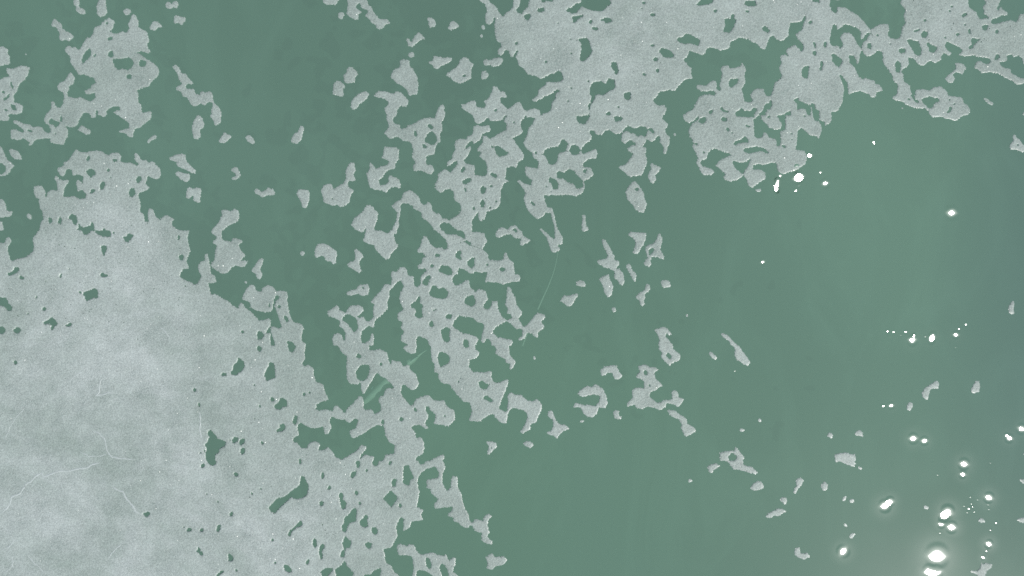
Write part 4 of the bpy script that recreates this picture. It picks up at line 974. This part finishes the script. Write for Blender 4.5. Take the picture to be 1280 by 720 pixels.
ZE = .0006 + (Z[ci] - .0012) * lead
VZ = np.concatenate([Z.ravel(), ZE, np.full(NE, -.009), ZE])
VR = np.concatenate([rim.ravel(), lead, lead * 0, lead])
VF = np.concatenate([frost.ravel(), frost[ci], frost[ci], frost[ci]])
VL = np.concatenate([lv, ec, ec, ec])
skirt = np.stack([sk[:, 1] + 2 * NE, sk[:, 0] + 2 * NE, sk[:, 0] + NE, sk[:, 1] + NE], 1)
VXm = (VX - 640) * S; VYm = (360 - VY) * S
def by_label(F_):
    L_ = VL[F_].max(1); o = np.argsort(L_, kind='stable'); L_ = L_[o]; F_ = F_[o]
    u, s = np.unique(L_, return_index=True)
    return {int(k): F_[i:j] for k, i, j in zip(u, s, list(s[1:]) + [len(F_)])}
QL, TL, SL = by_label(Q), by_label(tris), by_label(skirt)
areas = np.bincount(lv, minlength=len(par))

# what each floe looks like: a point on or near its middle and its own description
NAMED = [
 (60,600,'vast frosted pale grey ice sheet crossed by thin white refrozen cracks'),
 (760,70,'broad grey ice sheet pierced by scattered oval melt holes'),
 (960,100,'wide lumpy floe with many ragged gaps, reaching towards the brightest glints'),
 (1180,40,'broad speckled ice sheet with a fringed edge and round pinholes'),
 (500,545,'tall notched column of ice bridging over the fish'),
 (560,400,'large netlike floe riddled with big rounded water gaps'),
 (600,240,'ragged lacy floe joining thick lobes around small oval holes'),
 (672,262,'lobed floe with large round water eyes and a thin drooping tail'),
 (123,106,'large ragged floe with a wide melt hole below its upright spur'),
 (517,162,'branching floe with an open eye between its two uprights'),
 (3,119,'pitted lacy floe full of little wormlike gaps'),
 (815,489,'ragged floe with two holes and an arm ending in a square tip'),
 (481,214,'hook shaped floe doubling back on itself like a letter S'),
 (247,119,'stepped chain of small joined ice plates running downhill'),
 (426,235,'heart shaped double floe with a narrow upright arm'),
 (455,11,'forked floe with two ragged legs, one ending in a hooked toe'),
 (508,97,'thick teardrop floe with a small knob on top'),
 (740,501,'curled floe open on one side like a letter C'),
 (833,433,'upright floe with a round eyelet at its foot and a hooked top'),
 (765,329,'floe shaped like a letter T turned over, with a slender stem'),
 (577,89,'pointed lens shaped floe with a dark slit in it'),
 (796,246,'plump leaf shaped floe with one small eyelet near its top'),
 (921,577,'ring ended floe with a long tapering tail'),
 (407,316,'cap shaped floe with a notched underside'),
 (817,314,'thin looped floe with a trailing foot and small wing'),
 (641,293,'bow shaped floe with an eyelet and a pointed end'),
 (853,529,'bent floe of three joined lobes ending in a broad foot'),
 (921,438,'club shaped floe with a long thin neck'),
 (695,532,'three pointed star shaped floe with one long knobbed arm'),
 (229,204,'hammer headed floe with a sloping handle'),
 (798,301,'axe shaped floe with a wide flat top'),
 (1058,574,'blocky straight sided floe with a crumb off its corner'),
 (619,702,'floe shaped like a stubby arrow with a blunt tail'),
 (1277,182,'triangular floe with a pinhole, alone on bluish water'),
 (77,39,'slanting dumbbell floe with a flared lower end'),
 (247,159,'upright two lobed floe beside the stepped chain'),
 (759,357,'slanted rectangular floe below the upside down T'),
 (764,464,'little bridge shaped floe with an arched underside'),
 (446,327,'hourglass shaped floe with a pinched waist'),
 (449,125,'slanted bean shaped floe beside the forked strip of ice'),
 (550,77,'floe like a flying bird with two raised wings'),
 (380,247,'tooth shaped floe with a narrow root'),
 (449,363,'short floe with a ring at one end'),
 (243,243,'floe like a molar tooth with two roots'),
 (438,94,'lumpy rounded floe, upper one of a close pair'),
 (423,111,'squarish lumpy floe, lower one of a close pair'),
 (1195,91,'twisted floe with a round knob at its lower end'),
 (817,216,'small floe forked at the top like a letter Y'),
 (712,374,'arrowhead floe with a concave side'),
 (1162,487,'bent banana shaped floe on bluish water'),
 (323,336,'thin slanting floe with a forked foot'),
 (617,78,'little bow tie floe with unequal ends'),
 (372,170,'lone slanted teardrop floe on wide open water'),
 (804,369,'floe like a hammer with a knob above it'),
 (332,240,'moustache shaped floe with two drooping ends'),
 (519,50,'twisted floe with a square upper end'),
 (970,641,'long lens shaped sliver of ice'),
 (1001,693,'boomerang shaped floe with rounded ends'),
 (229,220,'short slug shaped floe lying under the hammer headed floe'),
 (-1,201,'floe with a large round bite of water in it'),
 (286,318,'shield shaped floe with a long arm and a side spur'),
 (323,385,'lobed floe wedged against the vast sheet by a narrow lead'),
 (1228,717,'pale splayed floe close to the dazzling glints'),
 (990,607,'bone shaped floe with a thin shaft'),
 (295,217,'small bracket shaped floe with a hollow side'),
 (946,608,'rounded pebble like floe with sparkling rim'),
 (614,559,'small spiky floe with a pinhole'),
 (731,280,'thin upright club shaped sliver'),
 (789,341,'thin slanted splinter of ice beside the wedge blocks'),
 (99,6,'small bent floe with a rounded head'),
 (127,3,'upright rounded post like floe'),
 (1220,484,'small upright footprint shaped floe'),
 (1265,385,'narrow upright sliver alone on bluish water'),
 (1236,127,'tiny slanted splinter under the fringed sheet'),
 (1137,508,'small upright pebble of ice beside the banana shaped floe'),
 (281,173,'small lopsided fan shaped floe'),
 (313,174,'small lozenge shaped floe beside the fan shaped one'),
 (105,163,'small slanted lozenge near the large ragged floe'),
 (19,193,'small wedge shaped floe beside the bitten floe'),
 (661,555,'small eye shaped floe alone on plain green water'),
 (832,355,'small cushion shaped floe beside the hammer and knob floe'),
 (726,355,'small oval lozenge above the arrowhead floe'),
 (891,445,'small grain shaped floe beside the club shaped floe'),
 (771,519,'small floe with a bitten side near the curled floe'),
 (891,584,'small pointed floe beside the ring ended floe'),
 (1031,608,'small diamond shaped floe'),
 (980,626,'small bright frosted pebble of ice above the lens shaped sliver'),
 (224,25,'small floe like a pinched bow'), (215,6,'small saddle shaped floe'), (194,32,'small floe like a fish fin'),
 (566,32,'small floe like a tilted boot'), (539,28,'small blunt axe head floe'),
 (606,94,'small rounded triangular floe below the bow tie'),
 (74,39,'slanting dumbbell floe with a flared lower end'),
]
def name_floes(info):
    marks = {}
    for x, y, t_ in NAMED:
        best = None
        for q in info:
            if not q['seen']: continue
            l_ = lab[min(max(y + MY, 0), H - 1), min(max(x + MX, 0), W - 1)]
            dd = 0 if l_ == q['l'] else math.hypot(q['cx'] - x, q['cy'] - y)
            if dd < 9 and (best is None or dd < best[0]): best = (dd, q)
        if best and 'label' not in best[1]:
            best[1]['label'] = t_; marks[t_] = best[1]
    big = [(t_, q) for t_, q in marks.items() if q['a'] > 900]
    near_words = [('the vast frosted sheet', 60, 600), ('the broad sheet of oval holes', 760, 70), ('the speckled fringed sheet', 1180, 40),
                  ('the netlike floe', 560, 400), ('the lumpy floe of ragged gaps', 960, 100), ('the large ragged floe', 123, 106), ('the notched column of ice', 500, 545),
                  ('the forked floe', 455, 11), ('the ring ended floe', 921, 577), ('the curled floe', 740, 501), ('the blocky floe', 1058, 574), ('the banana shaped floe', 1162, 487),
                  ('the pitted lacy floe', 3, 119), ('the T shaped floe', 765, 329), ('the boomerang floe', 1001, 693), ('the splayed floe by the glints', 1228, 717)]
    for q in info:
        q['name'] = 'ice_sheet' if q['a'] > 30000 else ('ice_floe' if q['a'] > 40 else 'ice_crumb')
        if 'label' in q:
            q['group'] = 'floes of drifting lake ice'; continue
        if not q['seen']:
            q['label'] = 'stray grey ice floe drifting out beyond the main sheets'; q['group'] = 'floes beyond the main sheets'; continue
        ev = np.linalg.eigvalsh(q['cov']) + .3; el = math.sqrt(ev[1] / ev[0]); comp = 4 * math.pi * q['a'] / q['per'] ** 2
        size = 'large' if q['a'] > 900 else 'middling' if q['a'] > 300 else 'small' if q['a'] > 100 else 'very small' if q['a'] > 30 else 'tiny'
        shape = 'long narrow' if el > 2 else 'oblong' if el > 1.45 else 'rounded' if comp > .72 else 'ragged'
        kind = 'crumb of ice' if q['a'] <= 40 else 'ice floe'
        w = min(near_words, key=lambda w: math.hypot(w[1] - q['cx'], w[2] - q['cy']))
        q['label'] = f"{size} {shape} {kind}{' with a hole' if q['holes'] > 0 and q['a'] > 60 else ''} near {w[0]}"
        q['group'] = 'small ice near ' + w[0][4:]


floes = {}
info = []
for l in np.where(areas > 0)[0]:
    if l == 0 or areas[l] < 3: continue
    ys, xs = np.where(lab == l) if areas[l] > 20000 else (None, None)
    faces = [x[l] for x in (QL, TL, SL) if l in x]
    ids = np.unique(np.concatenate([x.ravel() for x in faces]))
    gx_, gy_ = VX[ids], VY[ids]
    seen = (gx_ > 0) & (gx_ < 1280) & (gy_ > 0) & (gy_ < 720)
    if not seen.any() and areas[l] < 800: continue
    x0, x1, y0, y1 = gx_.min(), gx_.max(), gy_.min(), gy_.max()
    rim_v = ids[ids >= NV]; rim_v = rim_v[rim_v < NV + NE]
    # opening count by Euler characteristic of the top face set
    tq = [x[l] for x in (QL, TL) if l in x]
    ne = np.unique(np.concatenate([np.sort(np.stack([q[:, i], q[:, (i + 1) % q.shape[1]]], 1), 1) for q in tq for i in range(q.shape[1])]), axis=0)
    holes = 1 - (len(np.unique(np.concatenate([q.ravel() for q in tq]))) - len(ne) + sum(len(q) for q in tq))
    per = np.hypot(VX[sk[:, 0]] - VX[sk[:, 1]], VY[sk[:, 0]] - VY[sk[:, 1]])[VL[sk[:, 0]] == l].sum()
    info.append(dict(l=int(l), a=int(areas[l]), cx=float(gx_.mean()), cy=float(gy_.mean()), box=(x0, y0, x1, y1), holes=int(holes), per=float(per), seen=bool(seen.any()),
                     cov=np.cov(np.stack([gx_, gy_])), faces=faces, ids=ids))
name_floes(info)
for q in info:
    ids = q['ids']; loc = ((q['cx'] - 640) * S, (360 - q['cy']) * S, 0)
    co = np.stack([VXm[ids], VYm[ids], VZ[ids]], 1)
    o = mesh_object(q['name'], co, [np.searchsorted(ids, x) for x in q['faces']], M_ICE, loc)
    if len(o.data.vertices) == len(ids):
        at = o.data.attributes.new('frost', 'FLOAT', 'POINT'); at.data.foreach_set('value', VF[ids].astype(np.float32))
        at = o.data.attributes.new('rim', 'FLOAT', 'POINT'); at.data.foreach_set('value', VR[ids].astype(np.float32))
    tag(o, q['label'], 'ice floe', q['group'])
    floes[q['l']] = o
sheet = floes[int(lab[MY + 600, MX + 60])]

# ------------------------------------------------------------------ refrozen cracks standing proud on the sheet
def ridge(px, w, hgt):
    p = [np.array(px[0], float)]
    for a_, b_ in zip(px[:-1], px[1:]):
        a_, b_ = np.array(a_, float), np.array(b_, float); n = max(2, int(np.hypot(*(b_ - a_)) / 1.6))
        for i in range(1, n + 1):
            p.append(a_ + (b_ - a_) * i / n + (rng.normal(0, .35, 2) if i < n else 0))
    p = np.array(p); tn = np.gradient(p, axis=0); tn /= np.hypot(*tn.T)[:, None] + 1e-9
    nr = np.stack([-tn[:, 1], tn[:, 0]], 1)
    k = len(p); taper = np.minimum(1, np.minimum(np.arange(k), k - 1 - np.arange(k)) / 6 + .15) * rng.uniform(.6, 1.25, k)
    V = []
    for s, zz in ((-1, -.002), (-.5, .7), (0, 1), (.5, .7), (1, -.002)):
        q = p + nr * (s * w * taper)[:, None]
        gi = np.clip((q[:, 1] + MY).astype(int), 0, H - 1), np.clip((q[:, 0] + MX).astype(int), 0, W - 1)
        V.append(np.stack([(q[:, 0] - 640) * S, (360 - q[:, 1]) * S, Z[gi] - .0012 + (hgt * zz * taper + .001)], 1))
    V = np.concatenate(V); F_ = []
    for r in range(4):
        for i in range(k - 1): F_.append((r * k + i, r * k + i + 1, (r + 1) * k + i + 1, (r + 1) * k + i))
    o = mesh_object('crack_ridge', V, [np.array(F_)], M_RIDGE, tuple(sheet.location))
    o.parent = sheet; o.location = (0, 0, 0)
def T0(ty, s): return [(float(q.split(',')[0]) / 5, ty + float(q.split(',')[1]) / 5) for q in s.split()]
for ty, s, w, hh in (
    (576, '10,330 40,300 65,270 75,225 130,200 165,145 200,125 225,95 262,72 275,98 330,80 375,62 435,65 480,50 545,42 580,22 630,8', 1.1, .0020),
    (576, '705,140 712,160 740,182 770,190 795,240 830,275 845,310 890,335', 1.1, .0020),
    (576, '105,475 75,520 40,545 0,565', .7, .0018), (576, '165,575 205,625 240,655 290,705', .7, .0015),
    (576, '75,590 85,635 70,670 45,690 5,700', .6, .0015), (576, '820,505 765,512 720,555 690,595 668,635', .6, .0014),
    (432, '660,190 630,220 622,290 600,315 650,305 685,292 725,300', .8, .0018), (432, '1245,400 1256,460 1250,530 1262,570 1275,600', .8, .0018),
    (432, '560,530 620,545 655,580 668,640 680,670 700,695 770,705 850,712', .8, .0016), (432, '680,672 630,690 560,692 500,660', .7, .0014),
    (288, '1005,600 1040,640 1070,682', .8, .0018), (288, '810,405 850,440 885,470', .5, .0012), (432, '420,235 470,190 560,130', .5, .0012),
    (432, '30,600 60,520 110,440 170,380', .5, .0012)):
    ridge(T0(ty, s), w, hh)

# ------------------------------------------------------------------ fish under the surface
M_FISH = plain_material('pale_green_scales', (.40, .55, .44), (.28, .42, .33), 14, .4)
M_FIN = plain_material('thin_teal_fin', (.22, .48, .46), (.30, .56, .52), 25, .4)
spine = [np.array(q) for q in ((447, 511), (456.7, 501), (470.5, 488.3), (482.5, 476), (506.5, 455.8), (516.5, 449.4), (525, 443), (534.5, 436.6))]
ts = np.linspace(0, 1, len(spine)); tt = np.linspace(0, 1, 46)
sx = np.interp(tt, ts, [q[0] for q in spine]); sy = np.interp(tt, ts, [q[1] for q in spine])
for _ in range(4):
    sx[1:-1] = (sx[:-2] + 2 * sx[1:-1] + sx[2:]) / 4; sy[1:-1] = (sy[:-2] + 2 * sy[1:-1] + sy[2:]) / 4
hw = np.interp(tt, [0, .03, .08, .16, .3, .5, .62, .70, .78, .86, 1], [.5, 1.6, 3.0, 4.2, 4.9, 4.8, 4.5, 3.7, 2.0, 1.0, .5]) * S
hh = hw * np.interp(tt, [0, .2, .7, 1], [.8, 1.1, 1.15, 1.6])
ZF = -.075
cen = np.stack([(sx - 640) * S, (360 - sy) * S, np.full_like(sx, ZF)], 1)
tg = np.gradient(cen, axis=0); tg /= np.linalg.norm(tg, axis=1)[:, None]
sd = np.stack([-tg[:, 1], tg[:, 0], 0 * sx], 1)
K = 16; V, F_ = [], []
for i in range(len(tt)):
    for k in range(K):
        an = 2 * math.pi * k / K
        V.append(cen[i] + sd[i] * hw[i] * math.cos(an) + np.array([0, 0, hh[i] * math.sin(an)]))
for i in range(len(tt) - 1):
    for k in range(K): F_.append((i * K + k, i * K + (k + 1) % K, (i + 1) * K + (k + 1) % K, (i + 1) * K + k))
base = tuple(cen[22]); fe = bpy.data.objects.new('fish', None); fe.location = base; COL.objects.link(fe)
tag(fe, 'slender pale green fish under the water, half hidden by ice', 'fish')
def fish_part(name, V, polys, mat):
    o = mesh_object(name, V, polys, mat, base); o.location = (0, 0, 0); o.parent = fe; return o
fish_part('body', V, [np.array(F_), np.array([tuple(range(K))[::-1]]), np.array([tuple(range((len(tt) - 1) * K, len(tt) * K))])], M_FISH)
def fin(name, pts2, th, n):
    pts2 = np.array(pts2); n = np.array(n) * th; k = len(pts2)
    V = np.concatenate([pts2 + n, pts2 - n])
    fish_part(name, V, [np.array([tuple(range(k))]), np.array([tuple(range(2 * k - 1, k - 1, -1))]),
                        np.array([(i, i + k, (i + 1) % k + k, (i + 1) % k) for i in range(k)])], M_FIN)
up = np.array([0, 0, 1.])
e = cen[-4]; d_ = tg[-4]
fin('tail_fin', [e, e + d_ * .05 + up * .035, e + d_ * .075 + up * .05, e + d_ * .055, e + d_ * .075 - up * .05, e + d_ * .05 - up * .035], .0015, sd[-4])
e = cen[29]; d_ = tg[29]
fin('dorsal_fin', [e + up * hh[29] * .8, e + up * (hh[29] + .02) + d_ * .02, e + up * (hh[29] + .018) + d_ * .05, e + up * hh[33] * .7 + d_ * .07], .0012, sd[29])
for sgn in (1, -1):
    for j, ln in ((10, .036), (25, .026)):
        e = cen[j] + sd[j] * hw[j] * .85 * sgn; d_ = tg[j]
        fin('pectoral_fin' if j == 10 else 'pelvic_fin', [e, e + sd[j] * sgn * ln * .55 + d_ * ln * .35, e + sd[j] * sgn * ln * .6 + d_ * ln, e + d_ * ln * .6], .0008, up)
for sgn in (1, -1):
    j = 3; c0 = cen[j] + sd[j] * hw[j] * .8 * sgn + up * hh[j] * .5; r_ = .004
    Vs = [c0 + r_ * np.array((math.cos(a_) * math.cos(b_), math.sin(a_) * math.cos(b_), math.sin(b_))) for b_ in np.linspace(-1.5, 1.5, 6) for a_ in np.linspace(0, 2 * math.pi, 8, endpoint=False)]
    fish_part('eye', Vs, [np.array([(i * 8 + k, i * 8 + (k + 1) % 8, (i + 1) * 8 + (k + 1) % 8, (i + 1) * 8 + k) for i in range(5) for k in range(8)])], plain_material('dark_eye', (.02, .02, .02), (.03, .03, .02), 10, .2))

# ------------------------------------------------------------------ a thin drowned stem
M_STEM = plain_material('bleached_stem', (.38, .51, .42), (.30, .42, .34), 20, .7)
sp = np.array([(700, 303), (698.5, 318), (694, 338), (687, 356), (678, 375), (670, 393), (662, 410), (653, 433)], float)
tt = np.linspace(0, 1, 40); sx = np.interp(tt, np.linspace(0, 1, 8), sp[:, 0]); sy = np.interp(tt, np.linspace(0, 1, 8), sp[:, 1])
for _ in range(5): sx[1:-1] = (sx[:-2] + 2 * sx[1:-1] + sx[2:]) / 4; sy[1:-1] = (sy[:-2] + 2 * sy[1:-1] + sy[2:]) / 4
r = np.interp(tt, [0, .35, .7, 1], [.35, .7, 1.25, 1.0]) * S; V, F_ = [], []
cen = np.stack([(sx - 640) * S, (360 - sy) * S, np.interp(tt, [0, 1], [-.16, -.05])], 1)
tg = np.gradient(cen, axis=0); tg /= np.linalg.norm(tg, axis=1)[:, None]; sd = np.stack([-tg[:, 1], tg[:, 0], 0 * sx], 1)
for i in range(40):
    for k in range(8): V.append(cen[i] + r[i] * (sd[i] * math.cos(k * math.pi / 4) + up * math.sin(k * math.pi / 4)))
for i in range(39):
    for k in range(8): F_.append((i * 8 + k, i * 8 + (k + 1) % 8, (i + 1) * 8 + (k + 1) % 8, (i + 1) * 8 + k))
st = mesh_object('drowned_stem', V, [np.array(F_)], M_STEM, tuple(cen[20]))
tag(st, 'thin pale curved plant stem drowned in the open water', 'plant stem')
